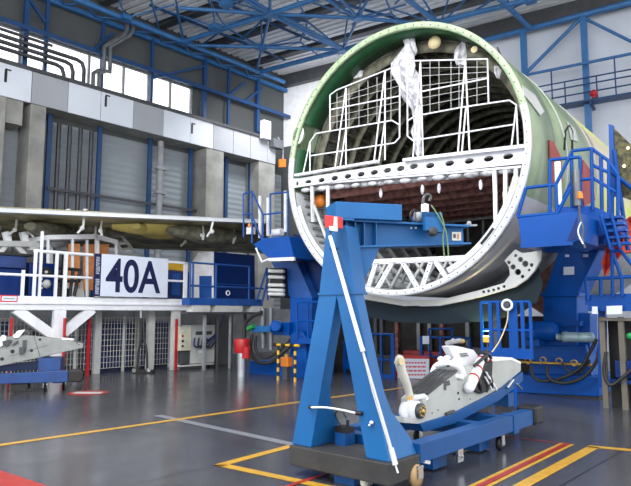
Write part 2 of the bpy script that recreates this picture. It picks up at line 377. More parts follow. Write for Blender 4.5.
for k, dx in enumerate((0, 6)):
    q = lambda px, py: H.P(px+dx, py, lx=x)
    a, b, c_, d = q(93, 82), q(94, 69), q(100, 67), q(104, 60)
    solo('bent_duct', MB().tube([(x, a.y, bt+.1), (x, a.y, b.z-.2), (x, a.y+.25, b.z), (x, c_.y+.2, b.z), q(104, 66), q(104, 47), q(108, 44), q(124, 35), q(127, 30), q(127, 17)], .1), 'pipegrey', ('left', 'right')[k]+' one of two grey lagged ducts stepping up to the roof truss', 'duct', H, 'bent ducts')
# ---- roof: deck of slats carried by blue trusses
cl = T('ceiling', None, None, B, kind='structure')
def wall_x(y):        # where the left wall meets a line across the roof
    w = B.W((0, y, 0)); return (WX+.02-w.dot(H.X))/B.X.dot(H.X)
cl.add('roof_deck', MB().ext([(wall_x(.3), .3, zd+.12), (32, .3, zd+.12), (32, -34, zd+.12), (wall_x(-34), -34, zd+.12)], (0, 0, .3)), 'dgrey')
sm_ = MB(); pm = MB(); yy = -.2; k = 0
while yy > -32:
    if k % 7 == 6:
        pm.box((wall_x(yy)+.1, yy-.42, zd-.12), (32, yy, zd+.14)); yy -= .62
    else: sm_.box((wall_x(yy)+.1, yy-.27, zd), (32, yy, zd+.1)); yy -= .42
    k += 1
cl.add('deck_slats', sm_, 'slat'); cl.add('purlins', pm, 'dgrey'); cl.done()
Z = dict(lz=zt)
def member(a, b, w, label, up=(0, 0, 1)):
    pa = G.P(*a, **Z) if len(a) == 2 else Vector(a); pb = G.P(*b, **Z) if len(b) == 2 else Vector(b)
    return MB().tube([pa, pb], w, 8)
TR = [  # main chords of the space frame: label, thickness, segments
 ('blue bottom chord of the roof frame running beside the left wall', .13, [((60, -7), (284, 82))]),
 ('twin blue chord from the top edge down to the node above the white wall', .11, [((232, -9), (270, 14)), ((270, 14), (343, 50))]),
 ('blue chord dropping behind the top of the green ring', .12, [((398, -8), (440, 25)), ((440, 25), (452, 33))]),
 ('blue chord sloping over the right shoulder of the ring', .12, [((490, -10), (530, 28))]),
 ('blue chord rising rightward from the left wall to the top edge', .12, [((183, 42), (270, 14)), ((270, 14), (322, -3))]),
 ('long blue chord rising rightward behind the ring to the top edge', .13, [((260, 72), (343, 50)), ((343, 50), (430, 24)), ((430, 24), (540, -3))]),
 ('nearly level blue bracing bar at the top left of the roof', .09, [((180, 8), (270, 14))]),
 ('nearly level blue bracing bar between the two upper nodes', .09, [((270, 14), (358, 18)), ((358, 18), (440, 25))]),
 ('lower level blue bracing bar above the white wall', .09, [((183, 45), (262, 47)), ((262, 47), (343, 50))]),
 ('steep dark blue bar linking the left nodes', .07, [((270, -8), (270, 14)), ((270, 14), (262, 47)), ((262, 47), (256, 73))]),
 ('steep blue bar between the upper right node and the node by the ring', .07, [((372, -8), (358, 18)), ((358, 18), (343, 50))]),
 ('short blue bar fanning out from the upper right node', .07, [((336, -6), (358, 18)), ((318, -5), (358, 18))]),
]
for l_, w, segs in TR:
    mb = MB()
    for a, b in segs:
        mb.tube([G.P(*a, **Z), G.P(*b, **Z)], w, 8)
    if l_.startswith('twin'):
        for a, b in segs: mb.tube([G.P(a[0]+7, a[1], **Z), G.P(b[0]+4, b[1], **Z)], w*.7, 8)
    solo('roof_chord', mb, 'roofblue', l_, 'roof truss', G, 'roof truss chords')
nl = {(270, 14): 'left of the roof frame near the top edge', (343, 50): 'just left of the green ring', (358, 18): 'above the left shoulder of the ring', (262, 47): 'over the hangar corner', (183, 42): 'beside the left wall', (440, 25): 'right above the ring crown', (215, 27): 'between left wall and upper nodes', (530, 0): 'over the right shoulder of the ring', (125, 18): 'at the top of the bent ducts', (405, -6): 'at the top edge above the ring', (226, 4): 'at the top edge left of the ring'}
for (px, py), w_ in nl.items():
    nd = T('truss_node', 'blue roof truss node with struts, '+w_, 'roof truss', H, 'truss nodes')
    p = H.L(G.P(px, py, **Z)); nd.add('node_plate', MB().box((p.x-.22, p.y-.22, p.z-.12), (p.x+.22, p.y+.22, p.z+.12)), 'roofblue')
    for sx, sy in ((1.6, 1.6), (-1.6, 1.6), (1.6, -1.6), (-1.6, -1.6)): nd.add('strut', MB().tube([p, (max(p.x+sx, WX+.2), p.y+sy, zd-.22)], .04, 6), 'roofblue')
    nd.done()
solo('wall_chord', MB().bar((WX+.3, Y0, zt), (WX+.3, LC-.2, zt), .2, .2), 'roofblue', 'blue chord fixed along the left wall head, level with the roof frame', 'roof truss', H)
zig = MB(); up_ = [G.P(x, y, **Z) for x, y in ((60, -7), (85, 3), (125, 19), (160, 33), (183, 42), (215, 55), (245, 66.5), (270, 76.5))]
for k, p_ in enumerate(up_[:-1]):
    la, lb_ = H.L(p_), H.L(up_[k+1]); q_ = Vector((WX+.4, (la.y+lb_.y)/2, zt)); zig.tube([la, q_], .05, 6); zig.tube([q_, lb_], .05, 6)
solo('wall_lacing', zig, 'roofblue', 'zigzag lacing bars between the left wall head and first roof chord', 'roof truss', H)
for l_, segs in (('thin secondary bars of the roof frame in the upper left', [((175, -5), (184, 43)), ((150, -5), (160, 33)), ((205, -5), (226, 28)), ((184, 43), (226, 28)), ((200, 46), (226, 28)), ((226, 28), (262, 47))]),
                 ('thin secondary bars of the roof frame left of the ring', [((295, -5), (308, 22)), ((308, 22), (343, 50)), ((308, 22), (300, 42)), ((300, 42), (262, 47)), ((300, 42), (322, 58)), ((308, 22), (270, 14)), ((240, 40), (270, 14))]),
                 ('thin secondary bars of the roof frame above the ring', [((384, -5), (392, 14)), ((392, 14), (358, 18)), ((392, 14), (410, 32)), ((420, -5), (440, 25)), ((440, 25), (470, -5)), ((470, 14), (500, -5)), ((505, -5), (514, 14)), ((440, 25), (470, 14))])):
    mb = MB()
    for a_, b_ in segs: mb.tube([G.P(*a_, lz=zt+.4), G.P(*b_, lz=zt+.4)], .05, 6)
    solo('secondary_bars', mb, 'roofblue', l_, 'roof truss', G, 'secondary roof bars')
# upper chords right under the deck, thin dark
for k, (a, b) in enumerate((((150, 5), (285, 60)), ((205, -5), (310, 40)), ((300, -8), (420, 25)))):
    mb = MB().tube([G.P(*a, lz=zd-.3), G.P(*b, lz=zd-.3)], .07, 6)
    solo('upper_chord', mb, 'wallblue', ('left', 'middle', 'right')[k]+' one of the dark thin chords close under the slatted deck', 'roof truss', G, 'upper chords')
# ---- back wall
bl = B.P(284, 150, ly=0).x
struct('wall_back', MB().box((bl-.3, 0, 0), (32, .3, zd+.1)), 'backclad', B)
zlow = B.P(290, 146, ly=-.3).z
struct('wall_back_bright', MB().box((bl, -.12, zlow), (B.P(345, 150, ly=-.1).x, -.005, B.P(300, 84, ly=-.1).z)), 'white', B)  # white sheet puts the strong light on this wall section into its colour
struct('wall_back_lower', MB().box((bl-.3, -.3, 0), (B.P(330, 150, ly=-.3).x, 0, zlow)), 'oliv', B)
bw = dict(ly=-.68)
def bsolo(name, segs, w, label, cat, m='roofblue', grp=None):
    return solo(name, bars(MB(), B, segs, w, 8, **bw), m, label, cat, B, grp)
solo('roof_edge_beam', MB().box((0, -.5, B.P(560, 19, ly=-.5).z), (32, -.02, zd)), 'dgrey', 'dark beam between slatted roof deck and pale back wall', 'beam', B)
bsolo('back_chord', [((478, 42), (660, -5))], .14, 'bright blue chord along the top of the pale back wall', 'beam')
for px, y0, y1, t in ((523, 30, 78, 'left'), (583, 16, 98, 'right')):
    a = B.P(px, y0, **bw); b = B.P(px, y1, **bw)
    solo('back_column', MB().box((a.x-.13, a.y-.13, b.z if px < 580 else 5), (a.x+.13, a.y+.13, a.z)), 'roofblue', t+' blue column on the pale back wall beyond the fuselage', 'column', B, 'back wall columns')
bsolo('back_brace', [((527, 72), (580, 19))], .09, 'blue diagonal rising from fuselage shoulder to right column head', 'brace')
bsolo('back_brace', [((586, 19), (640, 46))], .07, 'thin blue diagonal falling to the right image edge', 'brace')
cw_ = T('catwalk', 'blue catwalk with thin railings along the pale back wall', 'catwalk', B)
a = B.P(566, 103, ly=-1.2); b = B.P(640, 91, ly=-1.2)
x0 = B.P(500, 103, ly=-1.2).x; x1 = b.x+2; z = a.z
cw_.add('deck', MB().box((x0, -1.2, z-.08), (x1, -.5, z)), 'wallblue')
for q in (B.P(560, 97, ly=-1.2).z, B.P(549, 91, ly=-1.2).z, B.P(543, 86, ly=-1.2).z): cw_.add('rail', MB().tube([(x0, -1.2, q), (x1, -1.2, q)], .035, 6), 'wallblue')
zq = B.P(536, 73, ly=-1.2).z; cw_.add('top_rail', MB().tube([(x0, -1.2, zq), (x1, -1.2, zq)], .07, 6), 'roofblue')
for px in (552, 565, 597, 616): 
    xx = B.P(px, 90, ly=-1.2).x; cw_.add('post', MB().tube([(xx, -1.2, z), (xx, -1.2, zq if px in (552, 616) else B.P(543, 86, ly=-1.2).z)], .035, 6), 'wallblue')
for xx in (x0+.5, (x0+x1)/2, x1-.5): cw_.add('bracket', MB().box((xx-.05, -1.1, z-.2), (xx+.05, 0, z-.08)), 'wallblue')
cw_.done()
p = B.P(594, 97, ly=-1.25); solo('beacon', MB().lathe((p.x, p.y, z), (0, 0, 1), [(.1, 0), (.1, .1), (.17, .12), (.15, .3), (.05, .36)], 12), 'red', 'small red beacon standing on the catwalk', 'beacon', B)
# ---- floor markings
def strip(name, pts, w, m, label, off=0., z=.004):
    P_ = [G.P(x, y, lz=0) for x, y in pts]; mb = MB()
    for a, b in zip(P_, P_[1:]):
        d = (b-a).normalized(); n = Vector((-d.y, d.x, 0)); a2 = a+n*off-d*w/2; b2 = b+n*off+d*w/2
        mb.add([a2-n*w/2+Vector((0,0,z)), b2-n*w/2+Vector((0,0,z)), b2+n*w/2+Vector((0,0,z)), a2+n*w/2+Vector((0,0,z))], [(0, 1, 2, 3)])
    solo(name, mb, m, label, 'floor marking', G, 'floor markings')
strip('floor_line', [(-40, 451), (300, 402), (430, 384)], .13, 'ylw_line', 'long yellow line crossing the dark floor from the left edge')
strip('floor_line', [(288, 447), (221, 465), (340, 490)], .13, 'ylw_line', 'yellow corner marking on the floor left of the black crane base')
strip('floor_line', [(160, 416), (300, 446)], .16, 'pale_line', 'worn pale grey line on the floor left of the crane', z=.003)
strip('floor_line', [(280, 489), (345, 468)], .06, 'red_line', 'thin red line running under the black crane base', z=.006)
strip('floor_line', [(-30, 468), (40, 492)], .3, 'red_line', 'broad red line cut by the lower left corner')
strip('floor_line', [(462, 495), (567, 444)], .07, 'red_line', 'red centre line between two yellow lines right of the trolley', z=.006)
strip('floor_line', [(462, 495), (567, 444)], .05, 'ylw_line', 'left yellow edge of the red striped floor lane', off=.065)
strip('floor_line', [(462, 495), (567, 444)], .05, 'ylw_line', 'right yellow edge of the red striped floor lane', off=-.065)
strip('floor_line', [(505, 495), (594, 447), (660, 453)], .14, 'ylw_line', 'yellow corner marking at the lower right of the floor')
strip('floor_line', [(505, 437), (567, 444)], .03, 'red_line', 'hair thin red line from trolley wheel to striped lane', z=.005)
c0 = G.P(88, 393, lz=0)
mk = T('floor_sign', 'round red and white no entry mark painted on the floor', 'floor marking', G)
mk.add('disc', MB().lathe((c0.x, c0.y, .002), (0, 0, 1), [(.42, 0), (.42, .003)], 32), 'red_line')
mk.add('white_bar', MB().box((c0.x-.3, c0.y-.13, .006), (c0.x+.3, c0.y+.13, .008)), 'offwhite'); mk.done()
# ================================================================ FUSELAGE SECTION
FZ, R0 = 4.87, 2.82
def cp(r, deg, y): a = math.radians(deg); return Vector((r*math.cos(a), y, FZ+r*math.sin(a)))
def shell(ro, ri, y0, y1, a0, a1, n=48, ny=1):
    mb = MB(); full = (a1-a0) >= 360; m = n if full else n+1; vs = []
    for j in range(ny+1):
        y = y0+(y1-y0)*j/ny
        for r in (ro, ri): vs += [cp(r, a0+(a1-a0)*k/n, y) for k in range(m)]
    fs = []; st = 2*m
    for k in range(n):
        k2 = (k+1) % m
        for j in range(ny):
            o = j*st; fs += [(o+k, o+k2, o+st+k2, o+st+k), (o+m+k, o+st+m+k, o+st+m+k2, o+m+k2)]
        o = ny*st; fs += [(k, m+k, m+k2, k2), (o+k, o+k2, o+m+k2, o+m+k)]
    mb.add(vs, fs, True)
    if not full:
        for k in (0, m-1): mb.add([vs[j*st+q*m+k] for j in range(ny+1) for q in (0, 1)], [(2*j, 2*j+1, 2*j+3, 2*j+2) for j in range(ny)])
    return mb
def skin_hit(px, py):      # where a sight line meets the outer skin: (y, angle)
    d = ray(px, py); o = F.L((0, 0, CH)); dx, dy, dz = d.dot(F.X), d.dot(F.Y), d.z; oz = o.z-FZ
    A_, B_, C_ = dx*dx+dz*dz, 2*(o.x*dx+oz*dz), o.x**2+oz**2-R0**2; D_ = B_*B_-4*A_*C_
    t = (-B_-math.sqrt(max(D_, 0)))/2/A_; return o.y+dy*t, math.degrees(math.atan2(oz+dz*t, o.x+dx*t))
def skin_patch(pts, lift=.03):
    mb = MB(); q = []
    for (x0, y0), (x1, y1) in zip(pts, pts[1:]+pts[:1]):
        for k in range(4): q.append(skin_hit(x0+(x1-x0)*k/4, y0+(y1-y0)*k/4))
    mb.loft([cp(R0+.013, a_, y_) for y_, a_ in q], [cp(R0+lift, a_, y_) for y_, a_ in q]); return mb
fus = T('fuselage_section', 'huge open ended airliner fuselage barrel with green primer ring in a jig', 'aircraft fuselage', F)
LEN = 13.0
FY = 1.5
# skins; a window is cut into the upper left part near the rim
WY = .1
while WY < 2:
    wp = F.P(302, 136, ly=WY)
    if math.hypot(wp.x, wp.z-FZ) < R0-.05: break
    WY += .01
AW = math.degrees(math.atan2(wp.z-FZ, wp.x))
print('window', WY, AW)
def skin_with_window():
    mb = MB(); ro, ri = R0, R0-.05; ca = AW; cy = WY; dy = .18; da = 4.6
    n = 24
    # small quad patch with an oval opening, patch spans angles ca+-6 and y 0.02..0.82
    sq = []; ovl = []
    for k in range(n):
        t = 2*PI*k/n; c, s = math.cos(t), math.sin(t); f = 1/max(abs(c), abs(s))
        sq.append((min(max(cy+.45*c*f, .04), FY), ca+6*s*f)); ovl.append((cy+dy*c, ca+da*s))
    for r, flip in ((ro, 0), (ri, 1)):
        mb.add([cp(r, a, y) for y, a in sq]+[cp(r, a, y) for y, a in ovl], [(k, (k+1) % n, n+(k+1) % n, n+k) for k in range(n)])
    mb.add([cp(ro, a, y) for y, a in ovl]+[cp(ri, a, y) for y, a in ovl], [(k, (k+1) % n, n+(k+1) % n, n+k) for k in range(n)], True)
    return mb
fus.add('skin_panel', shell(R0, R0-.05, FY, 5.2, -22, 202, 90), 'skin')
a = shell(R0, R0-.05, .04, FY, -22, AW-6, 80); b = shell(R0, R0-.05, .04, FY, AW+6, 202, 14); c = skin_with_window()
d_ = shell(R0, R0-.05, WY+.45, FY, AW-6, AW+6, 6); e_ = shell(R0, R0-.05, .04, WY-.45, AW-6, AW+6, 6) if WY > .5 else MB()
for q in (b, c, d_, e_): a.add(q.v, q.f, False)
a.sm = [True]*len(a.f); fus.add('front_skin_panel', a, M['skin'], label='front skin strip with oval window opening')
fus.add('aft_skin', shell(R0+.012, R0-.05, 5.2, LEN, -22, 202, 90), 'skin')
fus.add('lower_skin', shell(R0, R0-.05, .04, LEN, 202, 338, 60), 'skinlow', label='grey lower skin panel')
fus.add('rim', shell(R0+.012, R0-.105, -.03, .06, 12, 171, 96), 'rimgreen', label='pale green upper rim of the cut end')
fus.add('rim', shell(R0+.012, R0-.105, -.03, .06, 171, 372, 96), 'rimwhite', label='white lower rim of the cut end')
rv = MB()
for k in range(88):
    ad = k*360/88+1; q = cp(R0-.05, ad, -.03); fus.add('bolt_hole', MB().lathe(q, (0, -1, 0), [(.015, 0), (.015, .006)], 8), 'dgrey')
fus.add('inner_flange', shell(R0-.051, R0-.09, .06, .75, 10, AW-6.2, 70), 'green'); fus.add('inner_flange', shell(R0-.051, R0-.09, .06, .75, AW+6.2, 186, 12), 'green')
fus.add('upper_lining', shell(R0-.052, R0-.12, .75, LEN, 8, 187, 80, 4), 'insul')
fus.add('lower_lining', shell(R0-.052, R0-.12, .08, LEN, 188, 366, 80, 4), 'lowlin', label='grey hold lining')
# frames (rings) and stringers
for k in range(15):
    y = .78+k*.62
    fus.add('frame', shell(R0-.1, R0-.34, y, y+.05, 8, 186, 60), 'frame')
for k in range(12):
    y = .95+k*.8
    fus.add('lower_frame', shell(R0-.1, R0-.26, y, y+.04, 187, 366, 48), 'lowlin')
st = MB()
for k in range(17):
    d = 190+k*4.2; q = cp(R0-.15, d, 0); st.bar(q+Vector((0, .3, 0)), q+Vector((0, 9, 0)), .05, .05)
fus.add('stringers', st, 'grey')
st = MB()
for k in range(26):
    d = 14+k*6.2; q = cp(R0-.17, d, 0); st.bar(q+Vector((0, .8, 0)), q+Vector((0, 9, 0)), .04, .07)
fus.add('upper_stringers', st, 'frame')
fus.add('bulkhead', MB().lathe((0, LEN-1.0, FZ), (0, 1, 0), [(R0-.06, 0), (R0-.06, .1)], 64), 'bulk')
# main deck
zl, zr = F.P(296, 183, ly=0).z, F.P(527, 152, ly=0).z
def zdk(x): return zl+(zr-zl)*(x+2.62)/5.37
deck = MB().ext([(-2.55, .3, zdk(-2.55)+.06), (2.6, .3, zdk(2.6)+.06), (2.6, .3, zdk(2.6)+.11), (-2.55, .3, zdk(-2.55)+.11)], (0, 10.5, 0))
fus.add('deck_floor', deck, 'dgrey')
def ell_holes(pts, a, b, **pl): return [oval(F.P(x, y, **pl), (1, 0, 0), (0, 0, 1), a, b) for x, y in pts]
o1 = PP(F, [(293, 179), (400, 162.5), (470, 154), (527, 146.5), (528, 163), (440, 172), (350, 179), (292.5, 188)], ly=.02)
hl = [(297, 183.5)]+[(308+13.2*k, 182-1.95*k+(.1 if k % 2 else 0)) for k in range(9)]+[(430+19.5*k, 165.6-2.3*k) for k in range(5)]
fus.add('floor_beam', plate(o1, [oval(F.P(x, y, ly=.02), (1, 0, 0), (0, 0, 1), .1 if 300 < x < 515 else .05, .055) for x, y in hl], (0, .05, 0)), 'white', label='white perforated crossbeam')
fb = MB(); fb.bar(F.P(296, 175.5, ly=-.05), F.P(378, 161.5, ly=-.05), .12, .05); fb.bar(F.P(404, 160.5, ly=-.05), F.P(524, 146.5, ly=-.05), .12, .06)
fb.bar(F.P(303, 186, ly=.2), F.P(524, 168, ly=.2), .3, .04)
fus.add('floor_edge_rail', fb, 'white')
wp_ = MB()
for k in range(26):
    x = 306+k*8.3; q = F.P(x, 190-(x-306)*.095, ly=.15+.1*(k % 2)); wp_.ball(q, .09+.04*random.random(), 8, (1.5, .8, .55))
    if k in (9, 14, 16, 21): wp_.ball(q-Vector((0, 0, .22)), .06, 8, (.7, .6, 1.8))
fus.add('plastic_wrap', wp_, 'plastic')
for k in range(11):
    y = .7+k*.85; fus.add('deck_crossbeam', MB().box((-2.35, y, zl-.32), (2.4, y+.09, zl-.12)), 'brown')
lr = MB()
for k in range(9): x = -2+k*.5; lr.box((x, .5, zl-.12), (x+.06, 10.5, zl-.07))
fus.add('seat_rails', lr, 'brown')
# hold end wall, posts
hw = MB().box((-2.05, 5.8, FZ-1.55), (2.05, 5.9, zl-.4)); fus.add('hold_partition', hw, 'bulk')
hp = MB()
for k in range(9): hp.box((-1.9+k*.46, 5.7, FZ-1.2), (-1.84+k*.46, 5.8, zl-.4))
hp.box((-2.1, 5.66, FZ-.55), (2.1, 5.8, FZ-.48)); fus.add('hold_posts', hp, 'grey')
for a_, b_ in (((312, 184), (313, 222)), ((328, 184), (328, 208)), ((494.5, 166), (496, 224)), ((505.5, 166), (505.5, 211)), ((516, 166), (516, 184))):
    p_, q_ = F.P(*a_, ly=.1), F.P(*b_, ly=.1); p_.z -= .04; fus.add('stanchion', MB().bar(p_, q_, .07, .05), 'white')
# lower truss inside the rim
tr = MB()
tr.bar(F.P(360, 262, ly=.12), F.P(477, 257, ly=.12), .1, .08); tr.bar(F.P(360, 263.5, ly=.7), F.P(462, 259, ly=.7), .08)
fus.add('truss_chord', tr, 'white')
vv = [((394, 259), (376, 290)), ((402, 262), (418, 289)), ((431, 261), (421, 289)), ((435, 261), (447, 279)), ((462, 259), (462, 270)), ((376, 262), (368, 286))]
for k, (a_, b_) in enumerate(vv):
    p_, q_ = F.P(*a_, ly=.1), F.P(*b_, ly=.1); d = (q_-p_); n_ = Vector((-d.z, 0, d.x)).normalized()*.045
    m_ = max(3, int(d.length/.13)); hs = [oval(p_+d*((j+.5)/m_), (1, 0, 0), (0, 0, 1), .02, .02, 8) for j in range(m_)]
    fus.add('truss_strut', plate([p_+n_, q_+n_, q_-n_, p_-n_], hs if k != 3 else [], (0, .05, 0)), 'white')
vv = [((404, 264), (390, 290)), ((416, 262), (430, 281)), ((447, 262), (438, 280)), ((380, 266), (392, 288)), ((450, 262), (458, 272)), ((424, 262), (408, 289)), ((386, 264), (376, 284))]
bk = MB()
for a_, b_ in vv: bk.bar(F.P(*a_, ly=.7), F.P(*b_, ly=.7), .08, .05)
fus.add('rear_truss', bk, 'lgrey')
bk = MB(); 
for a_, b_ in (((384, 262), (398, 287)), ((410, 264), (400, 287)), ((436, 264), (424, 285)), ((440, 262), (450, 275))): bk.bar(F.P(*a_, ly=1.3), F.P(*b_, ly=1.3), .06, .05)
fus.add('inner_truss', bk, 'grey')
# inner curved flange plates along the lower rim
fus.add('rim_gusset', shell(R0-.13, R0-.24, .0, .04, 296, 344, 24), 'rimwhite'); fus.add('rim_gusset', shell(R0-.13, R0-.22, .0, .04, 196, 252, 24), 'rimwhite')
fus.add('drain_slot', shell(R0-.15, R0-.2, -.012, .001, 314, 322, 8), 'black')
# left vertical tie inside rim
pw = MB(); pw.bar(F.P(314, 222, ly=.1), F.P(312, 188, ly=.1), .05); pw.bar(F.P(314, 205, ly=.1), F.P(327, 240, ly=.1), .05)
fus.add('tie_rods', pw, 'offwhite')
q = F.P(435, 43, ly=.5); fus.add('round_cap', MB().lathe(q, (0, -1, 0), [(.14, 0), (.14, .04), (.05, .06)], 20), 'cream', label='cream round cap under the crown')
q = F.P(475, 50, ly=.4); fus.add('round_cap', MB().lathe(q, (0, -1, 0), [(.07, 0), (.07, .04)], 16), 'cream', label='small cream round cap')
q = F.P(510, 194, ly=.3); fus.add('cap_ring', MB().torus(q, (0, 1, 0), .12, .03, 20), 'cream')
q = F.P(320, 201, ly=.6); fus.add('orange_bag', MB().ball(q, .16, 14, (1.1, .8, 1)), 'orange')
cb = MB()
for k in range(22):     # cables under the crown
    x0_, y0_ = 380+k*5.5+random.uniform(-2, 2), 36+abs(k-9)*.9; q0 = F.P(x0_, y0_, ly=.9); q1 = F.P(x0_+random.uniform(-9, 9), y0_+random.uniform(10, 26), ly=1.0)
    cb.tube([q0, (q0+q1)/2+Vector((random.uniform(-.1, .1), .05, 0)), q1], .02, 5)
fus.add('cable_bundle', cb, 'gunmetal')
for k, px in enumerate((552, 585)):   # red protective covers stuck on the outer skin
    q = F.P(px, 150 if k == 0 else 175, ly=.0)
fus.add('protective_cover', skin_patch([(548, 140), (552, 142), (560, 158), (561, 182), (549, 184)]), 'redcover', label='upper red protective cover')
fus.add('protective_cover', skin_patch([(582, 160), (590, 172), (594, 200), (583, 206), (580, 190)]), 'redcover', label='lower red protective cover')
fus.add('masking_sheet', skin_patch([(521, 86), (534, 96), (543, 112), (539, 116), (530, 104), (523, 96)]), 'lgrey'); fus.add('masking_sheet', skin_patch([(566, 122), (574, 130), (577, 142), (570, 140)]), 'lgrey')
fus.add('skin_cord', MB().tube([cp(R0+.03, a_, y_) for y_, a_ in (skin_hit(563, 150), skin_hit(564, 132), skin_hit(568, 126), skin_hit(571, 132), skin_hit(571, 150))], .02, 6), 'black')
for yy_ in (2.2, 4.6, 7.4): fus.add('lap_joint', shell(R0+.02, R0-.01, yy_, yy_+.06, -20, 200, 80), 'lgrey')
fus.done()
# ---- plastic sheets hanging from the crown
def hanging(name, outline_c, label, ly, seed):
    mb = MB(); rows = []; n = 14; rnd = random.Random(seed)
    for i, (cx, cy, w_) in enumerate(outline_c):
        c0_ = F.P(cx, cy, ly=ly); e = F.P(cx+w_, cy, ly=ly); hw_ = (e-c0_).length
        rows.append([c0_+Vector((math.cos(2*PI*k/n)*hw_*(1+.35*math.sin(5*k+i*1.3+seed)), math.sin(2*PI*k/n)*hw_*.6*(1+.3*math.cos(3*k+i)), rnd.uniform(-.03, .03))) for k in range(n)])
    vs = [v for r in rows for v in r]
    mb.add(vs, [(i*n+k, i*n+(k+1) % n, (i+1)*n+(k+1) % n, (i+1)*n+k) for i in range(len(rows)-1) for k in range(n)]); mb.add(rows[0], [tuple(range(n))[::-1]]); mb.add(rows[-1], [tuple(range(n))])
    return solo(name, mb, 'plastic', label, 'plastic sheet', F, 'plastic sheets')
hanging('plastic_sheet', [(408, 38, 5), (409, 46, 5), (407, 53, 8), (404, 60, 10), (404, 70, 11), (406, 80, 10), (408, 90, 9), (413, 98, 7), (417, 108, 4), (418, 122, 3.5), (415, 132, 4), (417, 145, 3), (419, 155, 2.5)], 'long crumpled clear plastic bundle hanging down the middle of the open barrel', .55, 1)
hanging('plastic_sheet', [(361, 62, 4), (358, 68, 7), (355, 73, 9), (357, 79, 5)], 'crumpled plastic lump above the left mesh gate', .8, 2)
hanging('plastic_sheet', [(464, 42, 4), (462, 50, 6), (461, 58, 5), (461, 66, 4)], 'crumpled plastic tuft above the right mesh gate', .8, 3)
hanging('plastic_sheet', [(497, 66, 2), (498, 72, 3), (498, 78, 1.5)], 'thin plastic shred near the right shoulder of the ring', .5, 4)
# ---- safety gates on the main deck
gate = dict(ly=.12)
gl = T('safety_gate', 'left white tubular safety gate with wire mesh inside the barrel', 'gate', F, 'deck gates')
s1 = [((337, 90), (393, 67.5)), ((330.4, 109.8), (399.6, 96)), ((316, 133.6), (392, 120.5)), ((392, 120.5), (399.6, 125)), ((399.6, 125), (399.6, 137.5)), ((399.6, 137.5), (394.5, 143)), ((394.5, 143), (311, 155.8)),
      ((330, 95), (330, 131)), ((337, 90), (330, 95)), ((399.7, 70), (399.7, 125)), ((393, 67.5), (399.7, 70)), ((316, 133.6), (310, 142)), ((310, 142), (303, 174)), ((310, 142), (310, 172))]
gl.add('gate_frame', bars(MB(), F, s1, .017, **gate), 'white')
gl.add('brace', bars(MB(), F, [((346, 88), (335, 168)), ((346, 88), (346, 167)), ((346, 130), (340, 168))], .018, **gate), 'white')
gl.add('brace', bars(MB(), F, [((385, 71), (374, 162)), ((385, 71), (385, 160)), ((385, 122), (379, 161))], .018, **gate), 'white')
wires = [((x, 91-(x-337)*.4+2), (x, 131-(x-330)*.17)) for x in (337, 349, 359, 368, 377, 391)]+[((331, 104), (399, 86)), ((331, 117), (399, 102)), ((331, 123), (399, 109)), ((337, 98), (399, 78))]
gl.add('wire_mesh', bars(MB(), F, wires, .006, 5, **gate), 'offwhite'); gl.done()
gr = T('safety_gate', 'right white tubular safety gate with wire mesh inside the barrel', 'gate', F, 'deck gates')
s2 = [((412, 61), (450, 60)), ((450, 60), (487.6, 59)), ((487.6, 59), (488.6, 103.5)), ((424, 114.5), (461, 107.5)), ((461, 107.5), (509.5, 100.3)), ((509.5, 100.3), (516.5, 105)), ((415, 116), (424, 114.5)), ((407.5, 121), (415, 116)),
      ((407.5, 66), (407.5, 136)), ((407.5, 66), (412, 61)), ((407.5, 136), (413, 140.6)), ((413, 140.6), (513.5, 124.6)), ((420, 92), (487.6, 78.4)), ((516.5, 105), (511.5, 146)), ((516.5, 105), (518, 145))]
gr.add('gate_frame', bars(MB(), F, s2, .017, **gate), 'white')
gr.add('brace', bars(MB(), F, [((420.5, 62), (413, 158)), ((420.5, 62), (423, 157)), ((419, 116), (418, 157))], .018, **gate), 'white')
gr.add('brace', bars(MB(), F, [((465.4, 59), (458, 152)), ((465.4, 59), (469.5, 150)), ((466, 107), (462, 151))], .018, **gate), 'white')
wires = [((x, 61), (x, 114-(x-424)*.17)) for x in (430, 439, 451, 459, 477)]+[((421, y), (488, y-dy)) for y, dy in ((68, 1), (76, 4), (98, 12), (106, 13), (86, 9))]
gr.add('wire_mesh', bars(MB(), F, wires, .006, 5, **gate), 'offwhite'); gr.done()
# ---- cradle bracket and fairing under the ring
br = dict(ly=.4)
ol = PP(F, [(364, 294), (404, 300.5), (440, 300), (480, 290), (504, 283), (510, 275), (509, 267), (504.5, 260.5), (515, 249.5), (522, 253), (532, 252), (541, 250), (540, 260), (534, 271), (527, 279), (515, 287), (480, 297), (440, 305), (404, 306), (366, 299.5)], **br)
hs = [(x, y, r) for x, y, r in ((515.7, 255.6, .03), (520.3, 259.5, .05), (525.2, 263.8, .06), (508.8, 262.5, .035), (513, 267, .05), (517.8, 272, .06), (522.4, 276.5, .035), (531.5, 265, .035), (529, 270, .025), (483.6, 292, .03), (488.5, 291, .03), (493.5, 290, .03), (498.4, 288.5, .03), (504, 286.5, .03))]
cr_ = T('cradle_plate', 'pale grey curved cradle plate with round holes under the barrel', 'jig', F)
cr_.add('plate', plate(ol, [oval(F.P(x, y, **br), (1, 0, 0), (0, 0, 1), r, r, 10) for x, y, r in hs], (0, .07, 0)), 'lgrey'); cr_.done()
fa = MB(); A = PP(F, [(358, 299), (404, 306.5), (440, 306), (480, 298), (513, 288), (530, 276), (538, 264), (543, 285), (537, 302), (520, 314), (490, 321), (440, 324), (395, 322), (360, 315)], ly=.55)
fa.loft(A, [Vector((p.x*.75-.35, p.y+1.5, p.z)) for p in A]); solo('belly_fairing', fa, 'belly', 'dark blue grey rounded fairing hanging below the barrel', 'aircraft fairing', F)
sk = MB(); 
